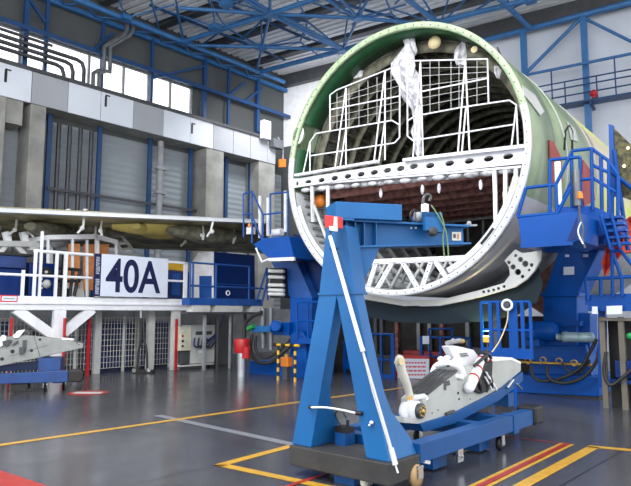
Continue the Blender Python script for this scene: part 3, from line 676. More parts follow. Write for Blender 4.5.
A = PP(F, [(528, 262), (541, 250), (566, 238), (566, 305), (548, 318), (530, 306)], ly=3.75); sk.ext(A, (0, .4, 0))
solo('brown_cover', sk, mat('brown_wrap', (158, 112, 92), .6, scale=6, c2=(104, 66, 54)), 'brown wrapped panel between cradle plate and right jig column', 'cover', F)
# ---- posts with an added dark screen standing in for shade below the barrel
ds = T('shade_screen', 'posts before an added dark screen standing in for shade below the barrel', 'backdrop', F)
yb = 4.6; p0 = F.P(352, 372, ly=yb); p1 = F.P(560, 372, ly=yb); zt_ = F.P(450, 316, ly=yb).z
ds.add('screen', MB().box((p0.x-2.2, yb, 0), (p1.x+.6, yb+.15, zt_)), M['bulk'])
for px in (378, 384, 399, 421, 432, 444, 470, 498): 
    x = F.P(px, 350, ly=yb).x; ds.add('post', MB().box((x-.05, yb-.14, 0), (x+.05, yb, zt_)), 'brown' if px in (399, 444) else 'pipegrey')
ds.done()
for k, (a_, b_) in enumerate(((360, 402), (405, 447), (450, 495))):  # added dark boxes that deepen the shade behind crane and pylon
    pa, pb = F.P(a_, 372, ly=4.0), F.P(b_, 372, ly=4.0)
    solo('dark_filler_box', MB().box((pa.x, 3.9, 0), (pb.x, 4.35, .55+.15*k)), ('dgrey', 'redcover', 'dgrey')[k], ('added dark box filling the shade behind the crane leg', 'added dark red box filling the shade behind the red bordered sign', 'added dark box filling the shade behind the pylon')[k], 'crate', F, 'dark boxes under the barrel', bevel=.02)
q = F.P(487, 326, ly=.42)
wl = T('work_lamp', 'warm yellow work lamp shining under the fairing', 'lamp', F); wl.add('housing', MB().box((q.x-.07, .36, q.z-.3), (q.x+.07, .48, q.z-.2)), 'yellow')
wl.add('lens', MB().box((q.x-.06, .37, q.z-.2), (q.x+.06, .47, q.z-.18)), emat('lamp_glow', (255, 220, 120), 6)); wl.add('stand', MB().tube([(q.x, .42, 0), (q.x, .42, q.z-.3)], .02), 'dgrey'); wl.done()
pl_ = bpy.data.lights.new('work_lamp_light', 'SPOT'); pl_.energy = 60; pl_.color = (1, .82, .4); pl_.spot_size = 2.2; po = bpy.data.objects.new('work_lamp_light', pl_); C.objects.link(po); po.location = F.W((q.x, .42, q.z-.14)); po.rotation_euler = (PI, 0, 0)
# ================================================================ RIGHT JIG TOWER
J = T('jig_tower', 'big blue jig tower with basket platform right of the barrel', 'jig tower', F)
lyb = 2.55
J.add('base', prism(F, [(503, 388), (514, 374), (599, 377), (599, 397), (503, 392)], (0, 1.5, 0), ly=lyb), 'jblue', bevel=.02)
J.add('base_edge', prism(F, [(504, 392), (599, 397), (599, 399), (504, 394)], (0, 1.5, 0), ly=lyb+.02), 'black')
J.add('pedestal', prism(F, [(533, 345), (528, 374), (592, 377), (586, 345)], (0, 1.1, 0), ly=lyb+.15), 'jblue', bevel=.02)
J.add('column', prism(F, [(543, 294), (577, 294), (577, 346), (543, 346)], (0, .9, 0), ly=lyb+.1), 'jblue', bevel=.02)
J.add('column', prism(F, [(562, 240), (604, 240), (577, 295), (543, 295)], (0, .9, 0), ly=lyb+.1), 'jblue', bevel=.02, label='leaning upper column')
J.add('column_flange', prism(F, [(541, 292.5), (579, 292.5), (579, 296), (541, 296)], (0, 1.0, 0), ly=lyb+.05), 'jblue')
J.add('column_flange', prism(F, [(541, 321), (580, 321), (580, 326), (541, 326)], (0, 1.0, 0), ly=lyb+.0), 'jblue')
p = F.P(542, 331, ly=lyb-.2); J.add('gearbox', MB().lathe((p.x-.3, lyb-.2, p.z), (1, 0, 0), [(.15, 0), (.2, .03), (.2, .52), (.14, .6)], 24).box((p.x-.36, lyb-.3, p.z-.32), (p.x-.04, lyb+.3, p.z+.14)).lathe((p.x-.2, lyb-.3, p.z-.05), (0, -1, 0), [(.14, 0), (.14, .06), (.1, .1)], 18), 'jblue', bevel=.01)
q = F.P(552, 308, ly=lyb+.1); J.add('cover_plate', MB().box((q.x-.05, q.y-.04, q.z-.05), (q.x+.05, q.y+.1, q.z+.05)), 'jblue')
p = F.P(567, 337, ly=lyb-.3); p2 = F.P(594, 339, ly=lyb-.3)
k = J.add('motor', MB().lathe(p, (1, 0, 0), [(.07, -.2), (.07, -.08), (.11, -.08), (.11, 0), (.1, .02), (.1, .2), (.09, .21), (.1, .23), (.1, p2.x-p.x-.03), (.07, p2.x-p.x)], 20), 'teal')
J.add('pillar', prism(F, [(578, 313), (590, 313), (590, 372), (578, 372)], (0, .6, 0), ly=lyb+.3), 'jblue', bevel=.01)
J.add('cross_rail', MB().tube(PP(F, [(519, 362), (592, 365)], ly=lyb-.1), .03), 'brass')
for px, py in ((543, 360), (559, 361), (528, 361), (574, 363)): J.add('valve', MB().torus(F.P(px, py, ly=lyb-.15), (0, 1, .2), .06, .015, 14), 'brass')
def hz(pts, d, r=.035): return MB().tube(smooth(PP(F, pts, ly=d)), r, 8)
def smooth(p, n=5):
    out = []; P_ = [p[0]]+list(p)+[p[-1]]
    for i in range(1, len(P_)-2):
        for k in range(n):
            t = k/n; a_, b_, c_, d_ = P_[i-1], P_[i], P_[i+1], P_[i+2]
            out.append(.5*((2*b_)+(c_-a_)*t+(2*a_-5*b_+4*c_-d_)*t*t+(3*b_-a_-3*c_+d_)*t**3))
    return out+[Vector(p[-1])]
J.add('hose', hz([(597, 339), (590, 352), (580, 368), (561, 378.5), (542, 381), (533, 376), (531, 366)], lyb-.25), 'hose')
J.add('hose', hz([(600, 341), (596, 362), (582, 378), (563, 383), (549, 378), (547, 366)], lyb-.32), 'hose')
J.add('hose', hz([(590, 360), (580, 373), (569, 372), (562, 362)], lyb-.18, .025), 'hose')
J.add('label_plate', prism(F, [(563.5, 267), (574, 266.5), (574, 274.5), (563.5, 275)], (0, .02, 0), ly=lyb+.07), 'signwhite')
J.add('label_plate', prism(F, [(565, 254.5), (569, 254.5), (569, 257), (565, 257)], (0, .02, 0), ly=lyb+.07), 'signwhite'); J.add('label_plate', prism(F, [(583, 254), (588, 254), (588, 257), (583, 257)], (0, .02, 0), ly=lyb+.07), 'signwhite')
# basket
lk = -.35
J.add('basket', prism(F, [(518, 218), (557, 213.5), (578, 211.5), (578, 240), (566, 246), (521.5, 247)], (0, 1.3, 0), ly=lk), 'jblue', bevel=.01)
J.add('recess_shade', prism(F, [(566, 243), (577, 217), (577.5, 238)], (0, .02, 0), ly=lk-.015), 'dblue')  # flat dark blue plate paints the shade of a hollow, nothing is cut
J.add('basket_lip', prism(F, [(520, 244), (572, 241.5), (572, 245), (521, 248)], (0, .05, 0), ly=lk-.06), 'jblue')
J.add('basket_arm', prism(F, [(566, 214), (600, 212), (604, 244), (563, 246)], (0, 1.4, 0), ly=1.4), 'jblue')
J.add('side_box', prism(F, [(558, 207), (593, 206), (617, 217), (617, 232), (579, 240), (558, 214)], (0, .9, 0), ly=.95), 'jblue')
rb = bars(MB(), F, [((517.6, 217), (526, 188)), ((526, 188), (556, 184.5)), ((556, 184.5), (557, 214)), ((517.6, 217), (557, 213)), ((556, 184.5), (572, 152)), ((549.5, 160), (580, 157)), ((550, 160), (550, 212)), ((557, 214), (571, 187))], .03, ly=lk+.02)
rb2 = bars(MB(), F, [((571.7, 151), (591.5, 148.6)), ((591.5, 148.6), (592.7, 210)), ((571.7, 151), (572, 207)), ((571, 181), (592, 178.5)), ((557, 213), (572, 181)), ((580, 157), (581, 206))], .032, ly=.95)
rb3 = bars(MB(), F, [((591.5, 148.6), (607.5, 160)), ((607.5, 160), (618, 175)), ((618, 175), (618, 217)), ((601, 155.5), (602, 212)), ((609, 161), (609, 214)), ((592.7, 178), (616, 192)), ((592, 165), (610, 173))], .034, ly=1.0)
J.add('railing', rb, 'jblue'); J.add('railing', rb2, 'jblue'); J.add('railing', rb3, 'jblue')
J.add('screw_jack', MB().tube(PP(F, [(557.5, 162), (559, 205)], ly=lk+.5), .055, 12), 'white'); J.add('screw_jack', MB().tube(PP(F, [(576, 170), (577, 206)], ly=.9), .07, 12), 'pipegrey')
q = F.P(580, 196, ly=.5); J.add('warning_lamp', MB().lathe(q, (0, 0, 1), [(.05, -.05), (.05, .03), (.03, .08)], 12), 'orange')
J.add('cable', hz([(579, 206), (580, 218), (583, 228), (582, 238), (585, 248)], -.45, .016), 'gunmetal'); J.add('cable', hz([(581, 222), (578, 232), (583, 244)], -.47, .012), 'white')
for k in range(5):
    J.add('ladder_step', MB().box(tuple(F.P(603+k*2, 219+k*6.5, ly=.8)), tuple(F.P(603+k*2, 219+k*6.5, ly=.8)+Vector((.3, .25, .04)))), 'jblue')
J.add('ladder_rail', bars(MB(), F, [((601, 215), (611, 250)), ((611, 213), (620, 248))], .03, ly=.78), 'jblue')
J.done()
# ---- things at the right edge
tp = T('tall_gate', 'tall blue framed drape standing at the right image edge', 'screen', F)
tp.add('frame', prism(F, [(608.5, 124), (613, 125), (616, 196), (610, 196)], (0, .12, 0), ly=1.7), 'jblue'); tp.add('drape', prism(F, [(613, 127), (645, 158), (645, 205), (614, 194)], (0, .06, 0), ly=1.75), 'aft')
tp.add('stay', bars(MB(), F, [((612, 172), (640, 195)), ((614, 150), (628, 250)), ((612, 196), (612, 262))], .04, ly=1.65), 'jblue')
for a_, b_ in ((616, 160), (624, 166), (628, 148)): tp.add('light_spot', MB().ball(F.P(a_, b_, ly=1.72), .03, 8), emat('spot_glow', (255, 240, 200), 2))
tp.done()
rs = MB(); rnd = random.Random(5); n = 9; ou = [(601, 262), (606, 246), (614, 230), (626, 218), (640, 210), (640, 250), (622, 254), (610, 266), (603, 276)]
fr_ = PP(F, ou, ly=1.95); fr_ = [p+Vector((0, rnd.uniform(-.1, .1), 0)) for p in fr_]; rs.ext(fr_, (0, .15, 0)); solo('red_drape', rs, 'orangenet', 'crumpled red orange sheet behind the ladder at the right edge', 'sheet', F)
# right walkway and rack
wk = T('side_walkway', 'blue walkway with railings cut by the right image edge', 'walkway', F)
wk.add('deck', prism(F, [(585, 295), (645, 293), (645, 303), (585, 305)], (0, 1.2, 0), ly=1.2), 'jblue')
wk.add('railing', bars(MB(), F, [((586, 279), (645, 276)), ((586, 279), (588, 300)), ((601, 278), (601, 296)), ((622, 277), (622, 296)), ((612, 252), (622, 278)), ((612, 252), (613, 296)), ((620, 250), (640, 274)), ((612, 252), (620, 250))], .035, ly=1.15), 'jblue')
wk.add('label_plate', prism(F, [(592, 306.5), (597.5, 306.5), (597.5, 314), (592, 314)], (0, .02, 0), ly=1.1), 'signwhite'); wk.add('label_plate', prism(F, [(606.5, 306), (622, 305.5), (622, 314), (606.5, 314.5)], (0, .03, 0), ly=1.1), 'signwhite')
wk.add('post', prism(F, [(598, 303), (605, 303), (605, 388), (598, 388)], (0, .15, 0), ly=1.6), 'jblue')
q_ = F.P(600, 315, ly=1.16); p0, p1 = F.P(588, 304, ly=1.2), F.P(640, 304, ly=1.2)
wk.add('under_beam', MB().box((p0.x, 1.2, p0.z-.13), (p1.x, 1.35, p0.z)), 'jblue')
wk.done()
M['rackbrown'] = mat('brown_grey_steel', (106, 100, 90), .5)
rk = T('tool_rack', 'brown grey steel rack below the walkway at the right edge', 'rack', F)
zf = 0
for px in (603, 622, 640): 
    p = F.P(px, 350, ly=1.35); rk.add('upright', MB().box((p.x-.045, 1.35, 0), (p.x+.045, 1.45, F.P(px, 317, ly=1.35).z)), 'rackbrown')
pa, pb = F.P(600, 318, ly=1.35), F.P(645, 318, ly=1.35); rk.add('top', MB().box((pa.x, 1.3, pa.z-.05), (pb.x, 1.9, pa.z)), 'rackbrown')
rk.add('shelf', MB().box((pa.x+.1, 1.36, .45), (pb.x, 1.9, .52)), 'dblue'); rk.add('back_panel', MB().box((pa.x, 1.9, 0), (pb.x, 1.94, pa.z)), 'black')
rk.add('drawer', MB().box((pa.x+.2, 1.37, .55), (pa.x+.75, 1.85, .85)), 'dblue', bevel=.01); rk.add('hose', MB().tube(smooth(PP(F, [(606, 352), (604, 372), (610, 385), (622, 378), (636, 366)], ly=1.28)), .03), 'hose')
p = F.P(630, 336, ly=1.25); rk.add('green_knob', MB().ball(p, .06, 10), mat('green_plastic', (30, 150, 80), .4)); rk.done()
# middle guard rails in front of the dark bay
def guard(label, lyv, px0, px1, ytop, ymid, posts, box=None, extra=()):
    g = T('guard_rail', label, 'railing', F, 'blue guard rails below the barrel')
    a_, b_ = F.P(px0, ytop, ly=lyv), F.P(px1, ytop, ly=lyv); zt2 = a_.z; zm = F.P(px0, ymid, ly=lyv).z
    g.add('top_rail', MB().tube([(a_.x, lyv, zt2), (b_.x, lyv, zt2)], .035), 'jblue'); g.add('mid_rail', MB().tube([(a_.x, lyv, zm), (b_.x, lyv, zm)], .03), 'jblue')
    for px, w_ in posts:
        x = F.P(px, ymid, ly=lyv).x; g.add('post', MB().box((x-w_, lyv-.03, 0), (x+w_, lyv+.03, zt2)), 'jblue')
    if box: g.add('kick_panel', MB().box((a_.x, lyv-.02, box[0]), (b_.x, lyv+.02, box[1])), 'jblue')
    return g
lg = F.P(500, 384, lz=0).y
g_ = T('guard_rail', 'tall blue guard rail with cable reel beside the right jig tower', 'railing', F, 'blue guard rails below the barrel')
lt_ = .38; gz = lambda py: F.P(505, py, ly=lt_).z; gxx = lambda px: F.P(px, 330, ly=lt_).x
zA, zB, zC, zD = gz(302), gz(330), gz(348), gz(358)
g_.add('top_rail', MB().tube([(gxx(482), lt_, zA), (gxx(531), lt_, zA)], .028), 'jblue'); g_.add('mid_rail', MB().tube([(gxx(482), lt_, zB), (gxx(531), lt_, zB)], .025), 'jblue')
for px, w_ in ((482, .022), (491, .035), (499, .03), (513.5, .08), (523, .03), (531, .022)): g_.add('post', MB().box((gxx(px)-w_, lt_-.025, zD), (gxx(px)+w_, lt_+.025, zA)), 'jblue')
g_.add('kick_panel', MB().box((gxx(482), lt_-.02, zD), (gxx(531), lt_+.05, zC)), 'jblue'); g_.add('leg', MB().box((gxx(491)-.02, lt_-.02, 0), (gxx(491)+.02, lt_+.02, zD)), 'jblue'); g_.add('leg', MB().box((gxx(513.5)-.02, lt_-.02, 0), (gxx(513.5)+.02, lt_+.02, zD)), 'jblue'); g_.done()
g_ = guard('low blue guard rail with white tag behind the pylon', lg, 421.5, 470, 337, 356, [(421.5, .035), (441, .03), (452.5, .03), (470, .03)], None)
g_.add('raised_bar', bars(MB(), F, [((429, 329), (452.5, 328.6)), ((429, 329), (430, 356)), ((452.5, 328.6), (452.5, 337))], .03, ly=lg), 'jblue'); g_.add('tag', prism(F, [(422.5, 336), (429, 336), (429, 344), (422.5, 344)], (0, .02, 0), ly=lg-.08), 'signwhite'); g_.done()
guard('blue guard rail seen just right of the crane leg', lg-.4, 369, 394, 334, 359, [(371, .04), (393, .05), (382, .02)], (F.P(380, 383, ly=lg-.4).z, F.P(380, 374, ly=lg-.4).z)).done()
guard('blue guard rail seen between the two crane legs', lg+.1, 343, 360, 343, 360, [(345, .04), (359, .04)], (.1, .4)).done()
sg = T('warning_sign', 'white sign with red border behind the pylon rod', 'sign', F)
sg.add('panel', prism(F, [(394, 355), (429, 356), (429, 382), (394, 381)], (0, .03, 0), ly=lg-.25), 'red'); sg.add('face', prism(F, [(397.5, 358.5), (429, 359), (429, 379), (397.5, 378)], (0, .02, 0), ly=lg-.28), 'signwhite')
tx = MB()
for yy_ in (363, 367, 371, 375):
    x = 401
    while x < 425:
        w_ = 1.5+((x*7+yy_) % 3); tx.ext(PP(F, [(x, yy_-1), (x+w_, yy_-1), (x+w_, yy_+.5), (x, yy_+.5)], ly=lg-.285), (0, .005, 0)); x += w_+1
sg.add('small_print', tx, 'redwhite'); sg.add('foot', MB().box((F.P(400, 380, ly=lg-.25).x, lg-.25, 0), (F.P(402, 380, ly=lg-.25).x, lg-.2, F.P(400, 380, ly=lg-.25).z)).box((F.P(424, 380, ly=lg-.25).x, lg-.25, 0), (F.P(426, 380, ly=lg-.25).x, lg-.2, F.P(400, 380, ly=lg-.25).z)), 'red'); sg.done()
rl = T('hose_reel', 'small white cable reel hanging on the tall blue guard rail', 'reel', F)
lg_o = lg; lg = lt_+.02; q = F.P(507, 305, ly=lg-.14); rl.add('rim', MB().torus(q, (0, 1, 0), .09, .025, 20), 'white'); rl.add('hub', MB().lathe(q+Vector((0, .04, 0)), (0, -1, 0), [(.05, 0), (.05, .06)], 16), 'dgrey')
rl.add('cord', MB().tube(smooth([F.P(508, 309, ly=lg-.14), F.P(507, 322, ly=lg-.2), F.P(500, 340, ly=lg-.4), F.P(492, 352, ly=lg-.6)]), .012, 6), 'cream'); rl.done()
cs = MB().lathe(F.P(532, 318, ly=lg+.1), (0, 0, -1), [(.05, 0), (.05, .9)], 12); 
# ================================================================ LEFT JIG TOWER
lyl = 2.1
K = T('jig_tower', 'smaller blue jig tower with railed basket left of the barrel', 'jig tower', F)
K.add('base', prism(F, [(249, 361), (303, 361), (303, 381), (249, 376)], (0, 1.4, 0), ly=lyl), 'jblue', bevel=.02)
K.add('column', prism(F, [(290, 297), (312, 297), (312, 372), (290, 372)], (0, .8, 0), ly=lyl+.1), 'jblue', bevel=.02)
K.add('column', prism(F, [(271, 262), (297, 262), (312, 298), (290, 298)], (0, .8, 0), ly=lyl+.1), 'railblue', bevel=.02, label='leaning upper column in paler blue')
K.add('shaded_side', prism(F, [(293, 234), (316, 238), (326, 300), (312, 298), (297, 262)], (0, .7, 0), ly=lyl+.4), 'dblue')  # side face of the leaning column, its shade set by a darker blue
K.add('rounded_cover', prism(F, [(290, 334), (294, 331), (302, 331), (306, 338), (306, 379), (290, 379)], (0, .6, 0), ly=lyl-.1), 'jblue', bevel=.04)
p = F.P(283, 326, ly=lyl-.05); K.add('gearbox', MB().lathe((p.x-.1, lyl-.2, p.z), (.6, -.8, 0), [(.16, -.1), (.16, .3), (.12, .33)], 20).box((p.x-.45, lyl-.1, p.z-.25), (p.x+.25, lyl+.3, p.z+.1)), 'jblue', bevel=.01)
K.add('hydraulic_unit', MB().tube(PP(F, [(263, 308), (263, 348)], ly=lyl-.1), .09, 12).tube(PP(F, [(271, 308), (271, 350)], ly=lyl-.1), .07, 12), 'pipegrey')
K.add('cover_tray', prism(F, [(252, 326), (270, 326), (270, 332), (252, 332)], (0, .4, 0), ly=lyl-.3), 'cblue')
K.add('hose', MB().tube(smooth(PP(F, [(252, 334), (251, 350), (258, 362), (272, 362), (284, 352), (292, 345)], ly=lyl-.3)), .045), 'hose'); K.add('hose', MB().tube(smooth(PP(F, [(256, 336), (256, 350), (266, 358), (280, 350), (290, 340)], ly=lyl-.35)), .04), 'hose')
K.add('hose', MB().tube(smooth(PP(F, [(244, 340), (245, 325), (252, 317), (262, 312)], ly=lyl-.3)), .05), 'hose')
K.add('green_coupling', MB().tube(PP(F, [(248, 329), (254, 326)], ly=lyl-.34), .07, 10), mat('green_coupling_paint', (40, 140, 70), .4))
cg = T
box_ = MB()
K.add('valve_block', prism(F, [(270, 268), (282, 268), (284, 298), (270, 298)], (0, .3, 0), ly=lyl-.1), 'black'); vb = MB()
for yy_ in (271, 277, 285, 290, 294): vb.tube(PP(F, [(269, yy_), (284, yy_+.5)], ly=lyl-.15), .05, 8)
K.add('cable_coils', vb, 'offwhite')
lm = 1.25
K.add('basket', prism(F, [(253, 244.5), (264, 238), (289, 236), (294, 258), (270, 259)], (0, 1.1, 0), ly=lm), 'jblue', bevel=.01)
K.add('basket_lip', prism(F, [(269, 258), (294, 257), (294, 260.5), (268, 261)], (0, .06, 0), ly=lm-.08), 'white')
K.add('prop', bars(MB(), F, [((256, 248), (262, 262)), ((262, 262), (269, 259))], .03, ly=lm), 'white')
K.add('railing', bars(MB(), F, [((243.5, 194), (243.5, 237)), ((243.5, 194), (252, 191.5)), ((252, 191.5), (252, 243)), ((243.5, 214.5), (252, 213.5)), ((252, 191.5), (263, 214.5)), ((263, 214.5), (263, 240))], .025, ly=lm+.02), 'railblue')
K.add('railing', bars(MB(), F, [((270.4, 194), (288, 192)), ((270.4, 194), (270.4, 234)), ((263, 214.6), (283, 212.5)), ((288, 192), (288, 236)), ((252, 216), (262, 240))], .025, ly=lm+.02), 'railblue')
for px, a_, b_ in ((260, 196, 238), (268, 198, 236), (285.5, 191, 232)): K.add('screw_jack', MB().tube(PP(F, [(px, a_), (px, b_)], ly=lm+.5), .05, 12), 'white')
K.add('jack_drum', MB().tube(PP(F, [(272, 233), (282, 232)], ly=lm+.4), .1, 12), 'white')
q = F.P(249.5, 226, ly=lm+.1); K.add('control_box', MB().box((q.x-.12, q.y, q.z-.22), (q.x+.08, q.y+.15, q.z-.02)), 'white'); K.add('warning_lamp', MB().lathe(q, (0, 0, 1), [(.05, -.03), (.05, .05), (.03, .07)], 10), 'orange')
K.add('railing', bars(MB(), F, [((297, 302), (322, 302)), ((297, 302), (297, 340)), ((308, 302), (308, 338)), ((297, 321), (322, 321)), ((322, 302), (322, 340))], .03, ly=lyl-.3), 'jblue')
K.add('lower_deck', prism(F, [(296, 338), (322, 338), (322, 344), (296, 344)], (0, .5, 0), ly=lyl-.3), 'jblue')
K.done()
# hoist lamp and yellow hoist near ring left
jx = BF+.1
hb = T('junction_box', 'grey box with orange tag at the end of the concrete band', 'box', H)
ja, jb = H.P(270, 139, lx=jx), H.P(280, 150, lx=jx); hb.add('box', MB().box((BF+.01, ja.y, jb.z), (jx+.3, jb.y, ja.z)), 'pipegrey'); hb.add('arm', bars(MB(), H, [((278, 137), (283, 148)), ((283, 148), (283, 160))], .05, lx=jx), 'grey')
hb.add('tag', MB().ext(PP(H, [(280, 159), (286, 159), (286, 167), (280, 167)], lx=jx+.06), (-.12, 0, 0)), 'orange'); hb.done()
wb = B.P(264, 118, ly=-.3)
q = H.P(262, 120, lx=WX+1.5); q2 = H.P(269, 140, lx=WX+1.5)
ws_ = T('white_box', 'small white box fixed at the last wall post near the corner', 'box', H); ws_.add('body', MB().box((q.x-.15, q.y, q2.z), (q.x+.15, q2.y, q.z)), 'white'); ws_.add('bracket', MB().box((WX+.02, q.y+.1, q2.z+.3), (q.x-.15, q2.y-.1, q2.z+.45)), 'wallblue'); ws_.done()
# ================================================================ yellow and black guard, bollard
ba = F.P(278, 382, lz=0); 
by = T('hoop_guard', 'yellow and black striped hoop guard in front of left jig tower', 'guard', F)
yy0 = F.P(286, 381, lz=0).y
for px in (278, 295):
    p = F.P(px, 381, ly=yy0); ztp = F.P(278, 346, ly=yy0).z
    for k in range(8): by.add('post_band', MB().tube([(p.x, yy0, ztp*k/8), (p.x, yy0, ztp*(k+1)/8)], .035, 10), 'yellow' if k % 2 == 0 else 'black')
p, p2 = F.P(273, 346, ly=yy0), F.P(299, 346, ly=yy0)
for k in range(6): by.add('bar_band', MB().tube([(p.x+(p2.x-p.x)*k/6, yy0, ztp+.03), (p.x+(p2.x-p.x)*(k+1)/6, yy0, ztp+.03)], .035, 10), 'yellow' if k % 2 else 'black')
by.done()
q = F.P(284, 362, ly=yy0+.25); sf = T('orange_pump', 'orange pump block behind the striped hoop guard', 'pump', F)
sf.add('body', MB().box((q.x-.13, q.y, q.z-.12), (q.x+.13, q.y+.2, q.z+.12)), 'orange', bevel=.02); sf.add('stand', MB().box((q.x-.08, q.y+.03, 0), (q.x+.08, q.y+.17, q.z-.12)), 'dgrey'); sf.add('cap', MB().lathe((q.x, q.y+.1, q.z+.12), (0, 0, 1), [(.06, 0), (.06, .08)], 12), 'brass'); sf.done()
bo = T('bollard', 'silver bollard with wide red cap beside the left jig tower', 'bollard', G)
q = G.P(241.5, 376, lz=0); zz = G.P(241, 352, ly=q.y).z; z2 = G.P(241, 339, ly=q.y).z
bo.add('post', MB().lathe((q.x, q.y, 0), (0, 0, 1), [(.14, 0), (.14, zz)], 20), 'steel'); bo.add('cap', MB().lathe((q.x, q.y, zz-.02), (0, 0, 1), [(.19, 0), (.2, .02), (.22, z2-zz), (.2, z2-zz+.03)], 20), 'red', bevel=0)
bo.add('lower_cap', MB().lathe((q.x+.13, q.y-.1, zz-.16), (0, 0, 1), [(.11, 0), (.12, .3)], 14), 'red'); bo.done()
# ================================================================ WING ACROSS THE LEFT
def gy(px, py, z): return G.P(px, py, lz=z)
wi = T('aircraft_wing', 'pale grey airliner wing edge with olive underside spanning the left half', 'aircraft wing', G)
zw = 4.35
f0, f1 = gy(-60, 209.5, zw), gy(268, 223.5, zw); b0, b1 = gy(-60, 238, zw), gy(268, 252, zw)
up = Vector((0, 0, 1))
wi.add('edge_strip', MB().loft([f0, f0+up*.11, f0+up*.16+Vector((0, .25, 0)), f0+Vector((0, .3, 0))], [f1, f1+up*.09, f1+up*.15+Vector((0, .25, 0)), f1+Vector((0, .3, 0))]), 'wingtop')
A = [f0+Vector((0, .3, 0)), f0+Vector((0, .3, .2)), b0+up*.45, b0-up*.1]; Bq = [f1+Vector((0, .3, 0)), f1+Vector((0, .3, .15)), b1+up*.4, b1-up*.08]
wi.add('wing_box', MB().loft(A, Bq), mat('wing_underside', (176, 164, 116), .5, scale=1.4, c2=(64, 68, 54)))
gm = mat('yellow_fairing_primer', (216, 196, 108), .4, scale=.7, c2=(176, 160, 84))
def pod(p, q, r, name, m, flat=.6):
    mb = MB(); p, q = Vector(p), Vector(q); n = 12; d = q-p; rows = []
    for i in range(n+1):
        t = i/n; rr = r*max(.05, math.sin(PI*min(1, t*.9+.08))**.7); c = p+d*t; s = d.cross(up).normalized()
        rows.append([c+s*rr*math.cos(2*PI*k/14)+up*rr*flat*math.sin(2*PI*k/14) for k in range(14)])
    mb.add([v for r_ in rows for v in r_], [(i*14+k, i*14+(k+1) % 14, (i+1)*14+(k+1) % 14, (i+1)*14+k) for i in range(n) for k in range(14)], True)
    mb.add(rows[0], [tuple(range(14))[::-1]]); mb.add(rows[-1], [tuple(range(14))]); return wi.add(name, mb, m)
pod(gy(112, 226, zw-.05), gy(205, 228, zw-.02), .48, 'flap_fairing', gm, .55)
pod(gy(136, 226, zw-.1), gy(172, 237, zw-.12), .42, 'flap_fairing', gm, .5)
pod(gy(168, 230, zw-.2), gy(255, 240, zw-.25), .36, 'dark_fairing', M['frame'], .8)
pod(gy(30, 226, zw-.2), gy(75, 238, zw-.25), .5, 'dark_fairing', M['frame'], .6)
pod(gy(80, 228, zw-.1), gy(125, 234, zw-.1), .3, 'dark_fairing', M['frame'], .6)
rnd = random.Random(3)
for px, py in ((1, 226), (10, 232), (17, 220), (33, 222), (51, 232), (60, 229), (73, 228), (84, 218), (96, 226), (102, 221), (186, 233), (203, 226), (213, 222), (234, 230)):
    a_ = gy(px, py, zw-.02); wi.add('flap_actuator', MB().tube([a_, a_+Vector((rnd.uniform(-.1, .1), -.1, -.28)), a_+Vector((rnd.uniform(-.15, .15), -.15, -.45))], .035, 6).ball(a_+Vector((0, -.1, -.3)), .07, 8), 'offwhite')
for px in (68, 85): 
    a_ = gy(px, 214.5, zw+.1); wi.add('static_wick', MB().tube([a_, a_+Vector((0, 0, .16))], .03, 6).tube([a_+Vector((-.06, 0, .14)), a_+Vector((.06, 0, .14))], .02, 6), 'offwhite')
wi.done()
# ================================================================ STATION PLATFORM
PX = -15.6
def hx(px, py, lx=PX): return H.P(px, py, lx=lx)
dk0, dk1 = hx(-40, 300).y, hx(187, 300).y; zdt, zdb = hx(100, 297.5).z, hx(100, 310.3).z
pf = T('station_platform', 'white steel work platform with railing carrying the big numbered sign', 'platform', H)
pf.add('deck', MB().box((PX-3, dk0, zdb), (PX, dk1, zdt)), 'white', bevel=.01)
pf.add('fascia_strip', MB().box((PX, dk0, hx(100, 304).z-.02), (PX+.04, dk1, hx(100, 304).z+.02)), 'white')
for a_, b_, m_, d in ((53, 65, 'white', 0), (95, 101, 'lgrey', -.7), (148, 154.5, 'lgrey', -.5), (172.5, 180, 'offwhite', -.05), (136.5, 140, 'lgrey', -2.4), (10, 13, 'lgrey', -2.4)):
    y0, y1 = hx(a_, 340, PX+d).y, hx(b_, 340, PX+d).y; pf.add('column', MB().box((PX+d-.12, y0, 0), (PX+d, y1, zdb)), m_)
pf.add('diagonal_brace', MB().bar(hx(15, 309, PX-.1), hx(56, 338, PX-.1), .16, .24), 'white'); pf.add('diagonal_brace', MB().bar(hx(92, 309, PX-.1), hx(63, 333, PX-.1), .16, .24), 'white')
zr1, zr2 = hx(60, 252.5).z, hx(60, 276.5).z
rl_ = MB().tube([(PX-.05, hx(35, 250).y, zr1), (PX-.05, hx(94, 250).y, zr1)], .045, 8); pf.add('top_rail', rl_, 'white')
pf.add('mid_rail', MB().tube([(PX-.05, dk0, zr2), (PX-.05, hx(94, 250).y, zr2)], .035, 8), 'white')
for px, w_, zz in ((24, .035, hx(24, 270).z), (35.5, .035, zr1), (57, .035, zr1), (66, .045, zr1), (41, .03, hx(41, 231).z)):
    y = hx(px, 270).y; pf.add('railing_post', MB().box((PX-.06, y-w_, zdt), (PX-.005, y+w_, zz)), 'white')
ft = hx(187, 262); yA, yB = hx(166, 280).y, hx(187.5, 280).y
pf.add('end_frame', MB().box((PX-.06, yB-.12, zdt), (PX, yB, ft.z)).box((PX-.06, yA, ft.z-.07), (PX, yB, ft.z)).box((PX-.05, yA, hx(180, 281).z-.03), (PX-.01, yB, hx(180, 281).z+.03)), 'white')
lp = MB().box((PX+.01, hx(0, 299).y, hx(0, 302).z), (PX+.03, hx(17, 299).y, hx(0, 295).z)); pf.add('notice', lp, 'redwhite')
pf.add('notice_face', MB().box((PX+.03, hx(1.2, 299).y, hx(0, 300.8).z), (PX+.04, hx(16, 299).y, hx(0, 296).z)), 'signwhite')
